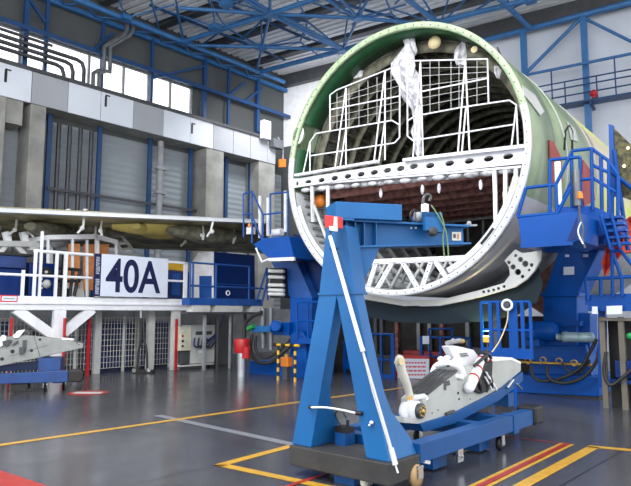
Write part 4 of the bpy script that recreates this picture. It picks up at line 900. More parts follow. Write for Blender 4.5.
y = hx(3, 299).y
pf.add('notice_print', MB().box((PX+.04, y, hx(0, 299).z), (PX+.043, hx(14, 299).y, hx(0, 298).z)), 'grey')
pf.done()
sn = T('station_sign', 'big white sign reading 40A in navy beside a navy strip', 'sign', H)
ya, yb_, yc = hx(92.5, 275).y, hx(99, 275).y, hx(166, 275).y; z0, z1 = hx(132, 297).z, hx(132, 256.5).z
LX = PX+.06
sn.add('panel', MB().box((LX, yb_, z0), (LX+.04, yc, z1)), 'signwhite'); sn.add('navy_strip', MB().box((LX, ya, z0), (LX+.04, yb_, z1)), 'navy')
c_ = Vector((LX+.04, hx(132.3, 276).y, hx(132.3, 276.5).z)); hh = (hx(132, 260).z-hx(132, 291.5).z)*1.06; ww = hx(160, 276).y-hx(105.5, 276).y
sn.add('lettering', text_mb('40A', c_, (0, 1, 0), (0, 0, 1), hh, ww, (.012, 0, 0), .018), 'navy')
st_ = MB(); rnd = random.Random(2); zz = z0+.06
ym = (ya+yb_)/2; wv = (yb_-ya)*.28
while zz < z1-.12:
    h_ = rnd.choice((.035, .045, .05)); kind = rnd.randint(0, 2)
    st_.box((LX+.04, ym-wv, zz), (LX+.045, ym+wv, zz+.012))
    if kind: st_.box((LX+.04, ym-wv if kind == 1 else ym+wv-.015, zz), (LX+.045, ym-wv+.015 if kind == 1 else ym+wv, zz+h_))
    st_.box((LX+.04, ym-wv, zz+h_-.012), (LX+.045, ym+wv*.6, zz+h_)); zz += h_+.022
    if abs(zz-(z0+(z1-z0)*.42)) < .04: zz += .12
sn.add('small_lettering', st_, 'signwhite'); sn.done()
# mesh fence under the platform
fx = PX-.9
fe = T('wire_fence', 'grey wire mesh fence standing under the white platform', 'fence', H)
y0, y1 = H.P(-30, 340, lx=fx).y, H.P(176, 340, lx=fx).y; zf1, zf0 = H.P(100, 318, lx=fx).z, .12
wm = MB()
y = y0
while y < y1: wm.add([(fx, y-.006, zf0), (fx, y+.006, zf0), (fx, y+.006, zf1), (fx, y-.006, zf1), (fx+.008, y-.006, zf0), (fx+.008, y+.006, zf0), (fx+.008, y+.006, zf1), (fx+.008, y-.006, zf1)], [(0, 1, 2, 3), (4, 5, 6, 7), (0, 1, 5, 4), (1, 2, 6, 5), (2, 3, 7, 6), (3, 0, 4, 7)]); y += .1
z = zf0
while z < zf1+.01: wm.box((fx, y0, z-.006), (fx+.008, y1, z+.006)); z += .16
fe.add('wire_mesh', wm, 'offwhite')
for px in (12, 76, 124, 170): y = H.P(px, 340, lx=fx).y; fe.add('fence_post', MB().box((fx-.05, y-.035, 0), (fx-.001, y+.035, zf1+.05)), 'lgrey')
fe.done()
for px, ya_, yb2, t in ((63.5, 318, 372, 'leaning at the white column behind the left pylon'), (87, 318, 375.5, 'free standing between sign and white column'), (175.5, 319, 369, 'at the right end of the wire fence'), (10, 318, 340, 'near the left image edge')):
    q = G.P(px, yb2, lz=0) if px != 63.5 and px != 10 else None
    l_ = H.L(q) if q else H.P(px, 350, lx=PX+.15)
    if px > 170: l_ = H.P(px, 369, lx=PX+.09)
    top = H.P(px, ya_, lx=l_.x).z
    w_ = .035 if px > 80 and px < 90 else .022
    solo('red_post', MB().box((l_.x-.04, l_.y-w_, 0), (l_.x+.04, l_.y+w_, top)), 'red', 'red upright guard strip '+t, 'post', H, 'red guard strips')
# things behind the fence
def crate(px0, px1, py0, py1, lx, dp, m, label, name='storage_crate', bev=.02, cat='crate'):
    a_, b_ = H.P(px0, py1, lx=lx), H.P(px1, py1, lx=lx); zt_ = H.P(px0, py0, lx=lx).z; zb = max(0, a_.z)
    return solo(name, MB().box((lx-dp, a_.y, zb if zb > .3 else 0), (lx, b_.y, zt_)), m, label, cat, H, bevel=bev)
crate(100, 131, 322, 362, PX-2.6, 1.0, 'duct', 'dark blue container behind the fence, left of the thin grey column')
crate(141, 170, 322, 362, PX-2.6, 1.0, 'duct', 'dark blue container behind the fence, right of the thin grey column')
crate(-20, 8, 322, 362, PX-2.6, 1.0, 'duct', 'dark blue container behind the fence at the left image edge')
crate(20, 52, 330, 362, PX-2.8, .8, 'dgrey', 'added dark grey block backing the fence behind the left pylon')  # added block, gives the fence a dark backing
struct('wall_left_annex', MB().box((PX-4.4, dk0, 0), (PX-4.2, hx(300, 300, PX-4.2).y, zdb+.1)), 'grey', H)
# cable bundle in front of fence
q = G.P(143, 373, lz=0); cb2 = T('cable_stand', 'pair of black cables hanging down to a small floor socket', 'cable', G)
cb2.add('socket', MB().box((q.x-.28, q.y-.12, 0), (q.x+.3, q.y+.15, .09)), 'black', bevel=.01)
for dx_, z_ in ((-.22, .08), (.2, .1)): cb2.add('plug', MB().lathe((q.x+dx_, q.y-.12, z_), (0, -1, 0), [(.06, 0), (.06, .04)], 12), 'steel')
tp_ = lambda px, py: G.P(px, py, ly=q.y)
cb2.add('cable', MB().tube(smooth([Vector((q.x-.17, q.y, .08)), tp_(138.5, 352), tp_(141, 338), tp_(141, 318)]), .035, 8), 'hose'); cb2.add('cable', MB().tube(smooth([Vector((q.x+.12, q.y, .08)), tp_(146.5, 350), tp_(144, 338), tp_(143.5, 318)]), .035, 8), 'hose')
cb2.add('hanger', MB().bar(tp_(141, 318), tp_(141, 309.7), .05), 'grey'); cb2.done()
# electrical cabinet
ec = T('electrical_cabinet', 'pale grey electrical cabinet with hoses under the blue walkway', 'cabinet', H)
lx = -15.4
def hb_(mb, px0, px1, py0, py1, lx, dp): 
    a_, b_ = H.P(px0, py1, lx=lx), H.P(px1, py0, lx=lx); return mb.box((lx-dp, a_.y, max(0, a_.z)), (lx, b_.y, b_.z))
ec.add('body', hb_(MB(), 190, 215, 325, 364, lx, .6), 'lgrey', bevel=.01); k_ = ec.add('door', hb_(MB(), 180, 191.5, 327, 351, lx+.05, .3), mat('cabinet_cream', (206, 206, 186), .45), bevel=.01)
hb_l = MB(); 
for yy_, m_ in ((331, 'signwhite'), (336, 'red'), (341, 'black'), (346, 'black')):
    p = H.P(182.5, yy_, lx=lx+.05); ec.add('indicator', MB().lathe(p, (1, 0, 0), [(.035, 0), (.035, .02)], 10), m_, parent=k_)
ec.add('handle_slot', hb_(MB(), 196, 212, 331, 335, lx+.02, .04), 'dgrey'); ec.add('plinth', hb_(MB(), 180, 214, 363, 367, lx+.05, .6), 'offwhite')
for k in range(4):
    ec.add('hose', MB().tube(smooth([H.P(195+k*4, 338, lx=lx+.05), H.P(194+k*4, 345, lx=lx+.12), H.P(199+k*4, 347, lx=lx+.1), H.P(207+k*3, 341-k, lx=lx+.08), H.P(219+k, 330-3*k, lx=lx+.1), H.P(224, 312, lx=lx+.1)]), .025, 6), 'hose' if k % 2 else 'duct')
ec.add('stand', hb_(MB(), 182, 190, 351, 364, lx, .2), 'dgrey'); ec.add('label', hb_(MB(), 199, 203, 350, 353, lx+.01, .02), 'signwhite')
ec.done()
# blue walkway with railings right of the sign
bx = -14.6
y0, y1 = H.P(189, 300, lx=bx).y, H.P(263, 300, lx=bx).y
bw_ = T('blue_walkway', 'blue walkway with railing between the sign and left jig tower', 'walkway', H)
zt1, zb1 = H.P(225, 298.5, lx=bx).z, H.P(225, 305.5, lx=bx).z; zb2 = H.P(225, 312, lx=bx).z
bw_.add('deck_beam', MB().box((bx-.35, y0, zb1), (bx, y1, zt1)), 'railblue', bevel=.01)
for a_, b_ in ((193, 211), (216, 243), (252, 263)): bw_.add('white_box', MB().box((bx-.3, H.P(a_, 300, lx=bx).y, zb2), (bx-.02, H.P(b_, 300, lx=bx).y, zb1)), 'offwhite')
bw_.add('lower_beam', MB().box((bx-.35, y0, zb2-.07), (bx-.05, y1, zb2)), 'dgrey')
for px, w_, m_ in ((205.5, .04, 'grey'), (246, .03, 'dgrey'), (231, .02, 'grey'), (219, .025, 'dgrey')): y = H.P(px, 320, lx=bx-.2).y; bw_.add('leg', MB().box((bx-.28, y-w_, 0), (bx-.2, y+w_, zb2-.07)), m_)
zr = H.P(225, 265, lx=bx).z; zm = H.P(225, 287, lx=bx).z
bw_.add('top_rail', MB().tube([(bx, y0, zr), (bx, H.P(250, 265, lx=bx).y, zr)], .03), 'railblue'); bw_.add('mid_rail', MB().tube([(bx, y0, zm), (bx, y1, zm)], .03), 'railblue')
for px in (190, 193, 216, 249): y = H.P(px, 280, lx=bx).y; bw_.add('post', MB().tube([(bx, y, zt1), (bx, y, zr)], .03), 'railblue')
bw_.add('stair_rail', bars(MB(), H, [((257, 300), (267, 268)), ((267, 268), (268, 300)), ((262, 303), (270, 270))], .035, lx=bx+.1), 'railblue')
bw_.add('valve_wheel', MB().torus(H.P(228, 293, lx=bx+.08), (1, 0, 0), .07, .015, 12), 'white')
bw_.done()
# cabin
cx_ = -15.5
p = H.P(214, 252, lx=cx_); q2 = H.P(254.6, 256, lx=cx_); zb_ = H.P(214, 299, lx=cx_).z; zt_ = p.z
cab = T('equipment_cabin', 'dark blue box cabin with white chamfered end behind the blue walkway', 'cabin', H)
e = [H.P(214, 251.6, ly=p.y), H.P(199.6, 252.7, ly=p.y), H.P(191.6, 264.7, ly=p.y), H.P(191.6, 299, ly=p.y), H.P(214, 299, ly=p.y)]
cab.add('body', MB().ext([v+Vector((-.01, .01, 0)) for v in e], (0, q2.y-p.y, 0)), 'dblue'); cab.add('white_end', MB().ext([v+Vector((0, 0, 0)) for v in e], (0, -.05, 0)), 'white')
cab.add('end_panel', MB().ext([v+Vector((0, -.05, 0)) for v in PP(H, [(201, 276), (213, 276), (213, 298), (201, 298)], ly=p.y)], (0, -.02, 0)), 'railblue')
cab.add('frame_line', MB().box((cx_, p.y+.1, zt_-1.05), (cx_+.02, q2.y-.2, zt_-1.0)).box((cx_, q2.y-.3, zb_), (cx_+.02, q2.y-.25, zt_-1.0)), 'railblue')
cab.add('pedestal', MB().box((cx_-1.0, p.y+.4, 0), (cx_-.6, q2.y-.4, zb_)), 'dgrey'); cab.done()
yb2 = T('yellow_topped_cabinet', 'navy cabinet with yellow top seen through the platform end frame', 'cabinet', H)
yb2.add('body', hb_(MB(), 167, 189, 271, 298, PX-1.2, .8), 'duct'); yb2.add('top', hb_(MB(), 167, 189, 262.5, 271, PX-1.2, .8), 'yellow'); yb2.add('window', hb_(MB(), 172, 180, 274, 295, PX-1.17, .03), 'railblue')
yb2.done()
# canopy with orange boards on platform
cn = T('canopy_frame', 'white framed canopy with orange brown boards on the platform', 'shelter', H)
lx = PX-1.6
def hpt(px, py, d=0): return H.P(px, py, lx=lx+d)
cn.add('roof', MB().ext([hpt(47, 235), hpt(96, 234), hpt(97, 238.5), hpt(47, 239.5)], (-1.2, 0, 0)), 'white'); cn.add('roof_side', MB().ext([hpt(96, 234), hpt(118, 240), hpt(118, 244), hpt(97, 239)], (-.1, 0, 0)), 'white')
for px, yt in ((72.5, 239), (87, 240), (97, 238), (116, 242), (48, 239)): cn.add('post', MB().bar(hpt(px, 297), hpt(px, yt), .06 if px != 97 else .1), 'white')
cn.add('board', MB().ext([hpt(74, 243), hpt(85, 243), hpt(85, 285), (hpt(74, 285))], (-.05, 0, 0)).shift((-.3, 0, 0)), 'board', label='orange board left of the thin white post')
cn.add('board', MB().ext([hpt(89, 243.5), hpt(114, 243.5), hpt(114, 290), (hpt(89, 290))], (-.05, 0, 0)).shift((-.3, 0, 0)), 'board', label='wide orange board right of the thin white post')
cn.add('rear_panel', MB().ext([hpt(72, 280), hpt(93, 280), hpt(93, 297), (hpt(72, 297))], (-.05, 0, 0)).shift((-.5, 0, 0)), 'offwhite')
cn.done()
wa = T('white_ladder', 'white aluminium stair frame rising behind the sign', 'stairs', H)
wa.add('rails', bars(MB(), H, [((118, 244), (126, 262)), ((128, 243), (140, 262)), ((118, 244), (128, 243)), ((121, 250), (131, 248)), ((124, 256), (137, 256)), ((112, 236), (122, 236)), ((122, 236), (130, 247)), ((112, 243), (125, 243))], .05, lx=PX-2.3), 'offwhite')
wa.add('support', MB().bar(H.P(130, 262, lx=PX-2.3), H.P(130, 297.5, lx=PX-2.3), .2), 'offwhite'); wa.done()
# machines left of canopy
def on_deck(px0, px1, py0, lx, dp, m, name, label, cat, extra=None):
    a_, b_ = H.P(px0, 296, lx=lx), H.P(px1, 296, lx=lx); zt_ = H.P(px0, py0, lx=lx).z
    t = T(name, label, cat, H); t.add('body', MB().box((lx-dp, a_.y, zdt), (lx, b_.y, zt_)), m, bevel=.02)
    if extra: extra(t, a_, b_, zt_)
    t.done()
on_deck(-30, 25, 266, PX-.6, .8, 'dblue', 'navy_machine', 'navy machine box with black hood at the left end of the platform', 'machine',
        lambda t, a_, b_, z_: (t.add('hood', MB().box((PX-1.4, a_.y, z_), (PX-.5, b_.y-.05, z_+.32)), 'duct', bevel=.02), t.add('hood_lip', MB().box((PX-1.42, a_.y, z_+.32), (PX-.45, b_.y+.1, z_+.38)), 'black')))
def fx2(t, a_, b_, z_):
    x = PX-.69
    t.add('pulley', MB().lathe(H.P(46, 272, lx=x), (1, 0, 0), [(.13, 0), (.13, .06)], 14), 'black'); t.add('pulley', MB().lathe(H.P(46, 284, lx=x), (1, 0, 0), [(.1, 0), (.12, .06), (.05, .12)], 14), 'offwhite'); t.add('hub', MB().lathe(H.P(46, 272, lx=x+.06), (1, 0, 0), [(.04, 0), (.04, .03)], 10), 'offwhite')
    dt = MB()
    for yy_ in (279, 283.5, 288): dt.lathe(H.P(41.5, yy_, lx=x), (1, 0, 0), [(.03, 0), (.03, .02)], 8)
    t.add('buttons', dt, 'offwhite')
on_deck(28, 55, 262, PX-.7, .7, 'dblue', 'drive_unit', 'navy drive unit with black and white pulleys behind the railing', 'machine', fx2)
def fx3(t, a_, b_, z_):
    t.add('cross_bars', bars(MB(), H, [((57, 268), (80, 270)), ((57, 281), (80, 281)), ((73, 270), (70, 296)), ((80, 270), (74, 296))], .05, lx=PX-.4), 'black')
on_deck(58, 70, 288, PX-.5, .5, 'black', 'black_frame', 'black open steel frame standing before the orange boards', 'frame', fx3)
gt = T('gantry_beam', 'pale grey beam with angled struts at the upper left of the platform', 'beam', H)
lx = PX-2.4
gt.add('beam', MB().bar(H.P(-20, 243.5, lx=lx), H.P(52, 244.5, lx=lx), .25, .16), 'lgrey')
for a_, b_ in (((6, 245), (-3, 256)), ((15, 245), (26, 256)), ((50, 246), (50, 296)), ((-12, 245), (-12, 296))): gt.add('strut', MB().bar(H.P(*a_, lx=lx), H.P(*b_, lx=lx), .12), 'offwhite')
for px in (5, 22): gt.add('actuator', MB().bar(H.P(px, 232, lx=lx), H.P(px+3, 243, lx=lx), .14).bar(H.P(px+4, 232, lx=lx), H.P(px+5, 243, lx=lx), .08), 'white')
gt.add('gearbox', MB().ball(H.P(58, 243, lx=lx+.1), .32, 10, (.7, 1, .5)), 'grey'); gt.add('fitting', MB().box(tuple(H.P(30, 250, lx=lx+.1)), tuple(H.P(39, 246, lx=lx+.1)+Vector((-.2, 0, 0)))), 'offwhite')
gt.add('sloping_plate', MB().ext([H.P(60, 240, lx=lx+.2), H.P(66, 240, lx=lx+.2), H.P(80, 251, lx=lx+.2), H.P(62, 250, lx=lx+.2)], (-.15, 0, 0)), 'grey')
gt.done()
# ================================================================ LEFT TROLLEY WITH PYLON
dq = G.P(45, 391, lz=0)
D = Fr(dq.x, dq.y, -14)
M['leftblue'] = mat('deep_blue_cart_paint', (24, 62, 122), .4)
ld = T('pylon_trolley', 'dark blue wheeled trolley cut by the left image edge', 'trolley', D)
ld.add('rail', prism(D, [(-40, 376), (0, 374), (68, 370.5), (68, 382), (0, 384), (-40, 385)], (0, .18, 0), ly=-.25), 'leftblue', bevel=.01)
ld.add('rail', prism(D, [(-40, 368), (0, 366), (45, 360), (63, 362), (64, 369), (30, 370), (-40, 374)], (0, .18, 0), ly=.5), 'leftblue', bevel=.01)
for px in (-20, 58): 
    p = D.P(px, 374, ly=-.1); ld.add('cross_member', MB().box((p.x-.1, -.1, p.z-.2), (p.x+.1, .55, p.z)), 'leftblue')
p = D.P(52, 360, ly=.1); ld.add('pylon_saddle', MB().box((p.x-.25, -.05, p.z-.25), (p.x+.2, .45, p.z+.06)), 'leftblue')
ld.add('buffer', prism(D, [(68, 370.5), (80, 369), (83, 372), (83, 379), (80, 382.5), (68, 382)], (0, .3, 0), ly=-.3), 'black', bevel=.03)
p = D.P(20, 386, ly=-.1); ld.add('counterweight', MB().box((p.x-.17, -.2, .06), (p.x+.17, .1, D.P(20, 383, ly=-.1).z)), 'black')
def caster(t, x, y, ztop, r=.09, wm='black', name='caster', zc=None):
    zc = zc if zc is not None else r
    k = t.add(name, MB().lathe((x-.03, y, zc), (1, 0, 0), [(r*.5, 0), (r, .012), (r, .05), (r*.5, .062)], 20), wm)
    t.add('caster_fork', MB().box((x-.045, y-.03, zc-.02), (x-.035, y+.05, ztop-.02)).box((x+.04, y-.03, zc-.02), (x+.05, y+.05, ztop-.02)).box((x-.045, y-.04, ztop-.03), (x+.05, y+.06, ztop)).tube([(x-.05, y, zc), (x+.055, y, zc)], .012), 'steel', parent=k)
caster(ld, 0, 0, D.P(42, 383.5, ly=0).z); caster(ld, -1.6, .5, .3); caster(ld, .3, .55, .35)
ld.done()
lp_ = T('engine_pylon', 'pale grey engine pylon with wedge tip lying on the left trolley', 'aircraft part', D)
y_ = .05
lp_.add('body', prism(D, [(-60, 340), (0, 337.5), (25, 335.5), (40, 337), (62, 339.5), (83, 344), (83, 348), (62, 352.5), (43, 357), (0, 366), (-60, 374)], (0, .35, 0), ly=y_), 'pylon2', bevel=.012)
lp_.add('fin_bracket', prism(D, [(13, 335.5), (18, 330.5), (25, 329.5), (19, 337.5), (14, 338)], (0, .05, 0), ly=y_-.04), 'white', label='white pointed bracket')
lp_.add('fin_bracket', prism(D, [(-3, 342), (2, 335), (6, 336), (5, 344), (-2, 348)], (0, .05, 0), ly=y_-.04), 'white')
lp_.add('actuator_block', MB().bar(D.P(24.5, 349, ly=y_-.03), D.P(24.5, 340, ly=y_-.03), .07).bar(D.P(22, 353.5, ly=y_-.03), D.P(22, 347, ly=y_-.03), .1), 'dgrey')
lp_.add('hinge_fitting', MB().bar(D.P(3, 343, ly=y_-.05), D.P(9, 342, ly=y_-.05), .09).bar(D.P(6, 346, ly=y_-.05), D.P(11, 340, ly=y_-.05), .05), 'gunmetal')
lp_.add('hinge_fitting', MB().bar(D.P(13, 345, ly=y_-.03), D.P(18, 341, ly=y_-.03), .04), 'gunmetal'); lp_.add('seam', MB().bar(D.P(34, 336.5, ly=y_-.002), D.P(40, 356.5, ly=y_-.002), .012, .01), 'dgrey')
lp_.add('seam', MB().bar(D.P(10, 356, ly=y_-.002), D.P(48, 345, ly=y_-.002), .01, .008), 'gunmetal')
for px, py, r in ((12.5, 351.5, .045), (31.5, 350.5, .035), (2, 359, .04), (40, 339.5, .03), (77, 343, .015), (79, 344.5, .012)): lp_.add('access_hole', MB().lathe(D.P(px, py, ly=y_-.004), (0, 1, 0), [(r, 0), (r, .02)], 12), 'black')
lp_.add('top_fitting', MB().bar(D.P(24, 333, ly=y_+.1), D.P(30, 333.5, ly=y_+.1), .08).ball(D.P(27, 332, ly=y_+.1), .06, 8), 'gunmetal')
lp_.add('edge_strip', MB().bar(D.P(62, 338.5, ly=y_+.05), D.P(74, 339.5, ly=y_+.05), .06, .04), 'white'); lp_.done()
# ================================================================ FOREGROUND CRANE AND TROLLEY
zb0 = .1
cq = G.P(289, 465, lz=zb0)
K2 = Fr(cq.x, cq.y, 41)
bR = K2.P(389, 486, ly=0); BL = bR.x
ztp = K2.P(289, 445, ly=0).z
print('crane base', BL, ztp, bR)
fy = .06
cr2 = T('mobile_crane', 'bright blue A frame crane with horizontal jib on a black base', 'crane', K2)
bd_ = .55
cr2.add('base_beam', MB().box((0, 0, zb0), (BL, bd_, ztp)), 'basegrey', bevel=.012)
def cpz(px, py, ly=fy): return K2.P(px, py, ly=ly)
# legs: front outline and depth
def leg(pts, dep, ly=fy): return MB().ext([cpz(x, y, ly) for x, y in pts], (0, dep, 0))
def fixz(pts, z): return [Vector((p.x, p.y, z if i in (0, 1) else p.z)) for i, p in enumerate(pts)]
L1 = [cpz(292, 445), cpz(311, 447), cpz(337, 294), cpz(319, 294)]; L1[0].z = L1[1].z = ztp
L2 = [cpz(366, 456), cpz(389, 459), cpz(355, 294), cpz(336, 294)]; L2[0].z = L2[1].z = ztp
cr2.add('leg', MB().ext(L1, (0, .15, 0)), 'cblue', bevel=.008, label='left leg of the A frame'); cr2.add('leg', MB().ext(L2, (0, .15, 0)), 'cblue', bevel=.008, label='right leg of the A frame')
zt_l = L2[2].z
def flare(P0, P1, prof, off, lab):     # flared web behind a leg, following its slant
    q = []
    for y, z in prof:
        t = (z-ztp)/(zt_l-ztp); q.append(Vector((P0.x+(P1.x-P0.x)*t+off, fy+y, z)))
    cr2.add('gusset', MB().ext(q, (-.14, 0, 0)), 'cblue', label=lab, bevel=.004)
zl_ = [K2.P(x, y, ly=fy).z for x, y in ((389, 445), (383, 432), (380, 415), (375, 394), (368, 360))]
fp = [(.14, ztp), (.49, ztp), (.44, zl_[0]), (.35, zl_[1]), (.22, zl_[2]), (.16, zl_[3]), (.15, zl_[4]), (.14, zl_[4])]
flare(L2[1], L2[2], fp, -.003, 'curved web sweeping down to the rail'); flare(L1[1], L1[2], fp, -.003, 'curved web behind the left leg')
HT = [cpz(319, 294), cpz(355, 294), cpz(346, 224), cpz(326, 229)]
HT[2].z = HT[3].z = (HT[2].z+HT[3].z)/2
cr2.add('tower_head', MB().ext(HT, (0, .2, 0)), 'cblue', bevel=.008); 
zs = HT[0].z
cr2.add('head_flange', MB().box((HT[0].x-.01, fy-.012, zs-.012), (HT[1].x+.01, fy+.2, zs+.012)), 'cblue')
# jib
jo = K2.W(Vector((HT[2].x-.02, fy+.16, 0)))
A2 = Fr(jo.x, jo.y, -15)
def jp(px, py, ly=0): return K2.L(A2.W(A2.P(px, py, ly=ly)))
zT = A2.P(400, 223.5, ly=0).z; zBm = A2.P(346, 247, ly=0).z; xe = A2.P(470, 230, ly=0).x; zEb = A2.P(474, 242.5, ly=0).z; x0j = A2.P(345, 230, ly=0).x
def jw(x, y, z): return K2.L(A2.W((x, y, z)))
def jext(poly, y0, y1, m, name, **k):    # polygon in jib side plane (x, z)
    mb = MB(); n = len(poly); mb.loft([jw(x, y0, z) for x, z in poly], [jw(x, y1, z) for x, z in poly]); return cr2.add(name, mb, m, **k)
zTe = A2.P(472, 227, ly=0).z; 
jext([(x0j-.15, zBm+.012), (x0j-.15, zT), (xe-.03, zTe), (xe-.03, zEb)], .1, .13, 'cblue', 'jib_web')
jext([(x0j-.15, zT), (x0j-.15, zT+.02), (xe, zTe+.02), (xe, zTe)], -.02, .24, 'cblue', 'jib_flange', label='top flange of the jib')
jext([(x0j-.15, zBm-.02), (x0j-.15, zBm), (xe, zEb), (xe, zEb-.02)], -.02, .24, 'cblue', 'jib_flange', label='bottom flange of the jib')
for px in (346.5, 355, 364, 376):
    x = A2.P(px, 235, ly=0).x; jext([(x, zBm), (x, zT), (x+.012, zT), (x+.012, zBm)], 0, .1, 'cblue', 'stiffener')
gx = [(A2.P(x, y, ly=.02).x, A2.P(x, y, ly=.02).z) for x, y in ((346, 246), (379.5, 246), (379, 250), (362, 286), (362, 300), (353, 300))]
jext(gx, .02, .14, 'cblue', 'jib_support', bevel=.005, label='bracket plate sloping from jib to leg')
cw0, cw1 = A2.P(335, 202, ly=-.05).x, A2.P(401, 205, ly=-.05).x; zc1 = A2.P(370, 203.5, ly=-.05).z
jext([(cw0, zT+.02), (cw0, zc1), (cw1, zc1), (cw1, zT+.02)], -.08, .3, 'cblue', 'counterweight_box', bevel=.006)
jext([(cw0, zT-.0), (cw0, zT+.02), (cw0+.2, zT+.02), (cw0+.2, zT-.0)], -.08, .3, 'cblue', 'box_plate')
# trolley hoist on the jib
x1, x2 = A2.P(424, 230, ly=-.06).x, A2.P(441, 230, ly=-.06).x; zt3, zb3 = A2.P(432, 213, ly=-.06).z, A2.P(432, 231, ly=-.06).z
jext([(x1, zb3), (x1, zt3), (x2-.02, zt3), (x2+.01, zb3-.02)], -.1, -.03, 'cblue', 'hoist_plate', bevel=.004); jext([(x1, zt3-.05), (x1, zt3), (x2, zt3), (x2, zt3-.05)], -.1, .3, 'cblue', 'hoist_plate')
cr2.add('hoist_wheel', MB().lathe(jp(432, 232, -.07), tuple(jw(0, -1, 0)-jw(0, 0, 0)), [(.02, 0), (.05, .01), (.05, .04), (.02, .05)], 18), 'basegrey')
cr2.add('hoist_motor', MB().lathe(jp(417, 217, .05), tuple(jw(1, 0, 0)-jw(0, 0, 0)), [(.04, -.03), (.06, -.02), (.06, .04), (.04, .05)], 18), 'grey'); cr2.add('motor_guard', MB().torus(jp(415, 217, .02), tuple(jw(.4, -1, 0)-jw(0, 0, 0)), .075, .014, 18), 'black')
cr2.add('hook_shank', MB().bar(jp(425, 212, .0), jp(425, 204, .0), .06), 'white'); cr2.add('lifting_eye', MB().tube(smooth([jp(423, 204, 0), jp(423.5, 198, 0), jp(427, 194.5, 0), jp(430.5, 196.5, 0), jp(429, 201, 0)]), .018, 8), 'gunmetal')
cr2.add('green_strap', MB().tube(smooth([jp(440, 212, -.1), jp(444, 225, -.12), jp(443, 240, -.1), jp(444.5, 257, -.1)]), .008, 6), 'greenstrap'); cr2.add('green_strap', MB().tube(smooth([jp(431, 205, -.1), jp(437, 214, -.12), jp(446, 232, -.13), jp(448.5, 256, -.12)]), .008, 6), 'greenstrap')
jl = [(A2.P(x, y, ly=.09).x, A2.P(x, y, ly=.09).z) for x, y in ((452, 232), (461, 232), (461, 240.5), (452, 240.5))]; jext(jl, .085, .1, 'creamwhite', 'label_plate')
jl = [(A2.P(x, y, ly=.08).x, A2.P(x, y, ly=.08).z) for x, y in ((453.5, 234), (456, 234), (456, 238), (453.5, 238))]; jext(jl, .08, .09, 'dgrey', 'label_mark'); jl = [(A2.P(x, y, ly=.08).x, A2.P(x, y, ly=.08).z) for x, y in ((457.5, 234), (459, 234), (459, 239), (457.5, 239))]; jext(jl, .08, .09, 'orange', 'label_mark')
for px in (411, 415.5): cr2.add('bolt', MB().lathe(jp(px, 228, .1), tuple(jw(0, -1, 0)-jw(0, 0, 0)), [(.012, 0), (.012, .012)], 8), 'white')
cr2.add('end_stop', MB().bar(jp(464, 225.5, .05), jp(476, 225.5, .05), .05, .02).ball(jp(469, 223.5, .05), .03, 8), 'grey')
# red switch box and white actuating pole on the front
sb = cr2.add('switch_box', MB().ext([cpz(x, y, fy-.18) for x, y in ((324.5, 215), (337.5, 216.5), (337.5, 228), (325, 227.5))], (0, .09, 0)), 'redwhite', bevel=.004)
cr2.add('switch_window', MB().ext([cpz(x, y, fy-.185) for x, y in ((334, 216.5), (337, 217), (337.5, 231), (333, 231))], (0, .004, 0)), 'offwhite', parent=sb)
cr2.add('switch_window', MB().ext([cpz(x, y, fy-.185) for x, y in ((329, 226), (334, 226.5), (334, 231), (329.5, 230))], (0, .06, 0)), 'white', parent=sb)
pA, pB, pC = cpz(330, 236, fy-.1), cpz(363, 352, fy-.16), Vector((BL-.12, -.03, .25))
pC = K2.P(397, 474, lx=BL+.02) if False else cpz(396, 470, -.06)
cr2.add('pole_rod', MB().tube([cpz(331, 228, fy-.08), pA], .01), 'gunmetal')
cr2.add('pole', MB().tube([pA, pB], .021, 12), 'white'); k = cr2.add('pole_lower', MB().tube([pB, cpz(393, 454, -.05)], .012, 10), 'offwhite'); cr2.add('pole_collar', MB().lathe(pB, tuple(pA-pB), [(.028, 0), (.028, .04)], 12), 'steel')
cr2.add('pole_handle', MB().tube([cpz(391, 448, -.05), cpz(395.5, 465, -.06)], .026, 12), 'offwhite'); cr2.add('pole_tip', MB().tube([cpz(395.5, 465, -.06), cpz(398, 473, -.06)], .009), 'white')
sf_ = MB().tube([cpz(345, 285, fy-.03), cpz(372, 390, fy-.03), cpz(390, 450, fy-.04)], .006, 5); cr2.add('cord', sf_, 'offwhite')
cr2.add('white_tie', MB().tube(smooth([cpz(310, 407.5, fy-.03), cpz(325, 407.5, fy-.04), cpz(342, 410, fy-.04), cpz(357, 413.5, fy-.03)]), .011, 8), 'white'); cr2.add('tie_end', MB().tube([cpz(356, 413, fy-.03), cpz(362, 413.5, fy-.02)], .02, 8).tube([cpz(309, 407, fy-.03), cpz(311.5, 407.5, fy-.03)], .018, 8), 'black')
cr2.add('white_plug', MB().ball(cpz(371.5, 422.5, fy-.02), .02, 8, (1.3, .8, .9)).ball(cpz(369.5, 425, fy-.02), .013, 8), 'white')
q = K2.P(344, 434, ly=.4); cr2.add('pump_foot', MB().box((q.x-.07, .33, ztp), (q.x+.07, .5, ztp+.13)), 'cartblue'); cr2.add('pump_head', MB().box((q.x-.08, .34, ztp+.13), (q.x+.08, .48, ztp+.19)).tube([(q.x+.05, .4, ztp+.19), (q.x+.05, .4, ztp+.26)], .015), 'black')
cr2.add('pump_hose', MB().tube(smooth([Vector((q.x-.04, .4, ztp+.19)), Vector((q.x-.1, .38, ztp+.3)), Vector((q.x-.02, .36, ztp+.38)), Vector((q.x+.05, .38, ztp+.28))]), .007, 6), 'black')
# under the base
cr2.add('foot_block', MB().box((BL*.42, .1, .0), (BL*.62, .4, zb0)), 'cartblue'); caster(cr2, BL*.72, .12, zb0+.0+.1, .06, 'creamwhite')
cr2.done()
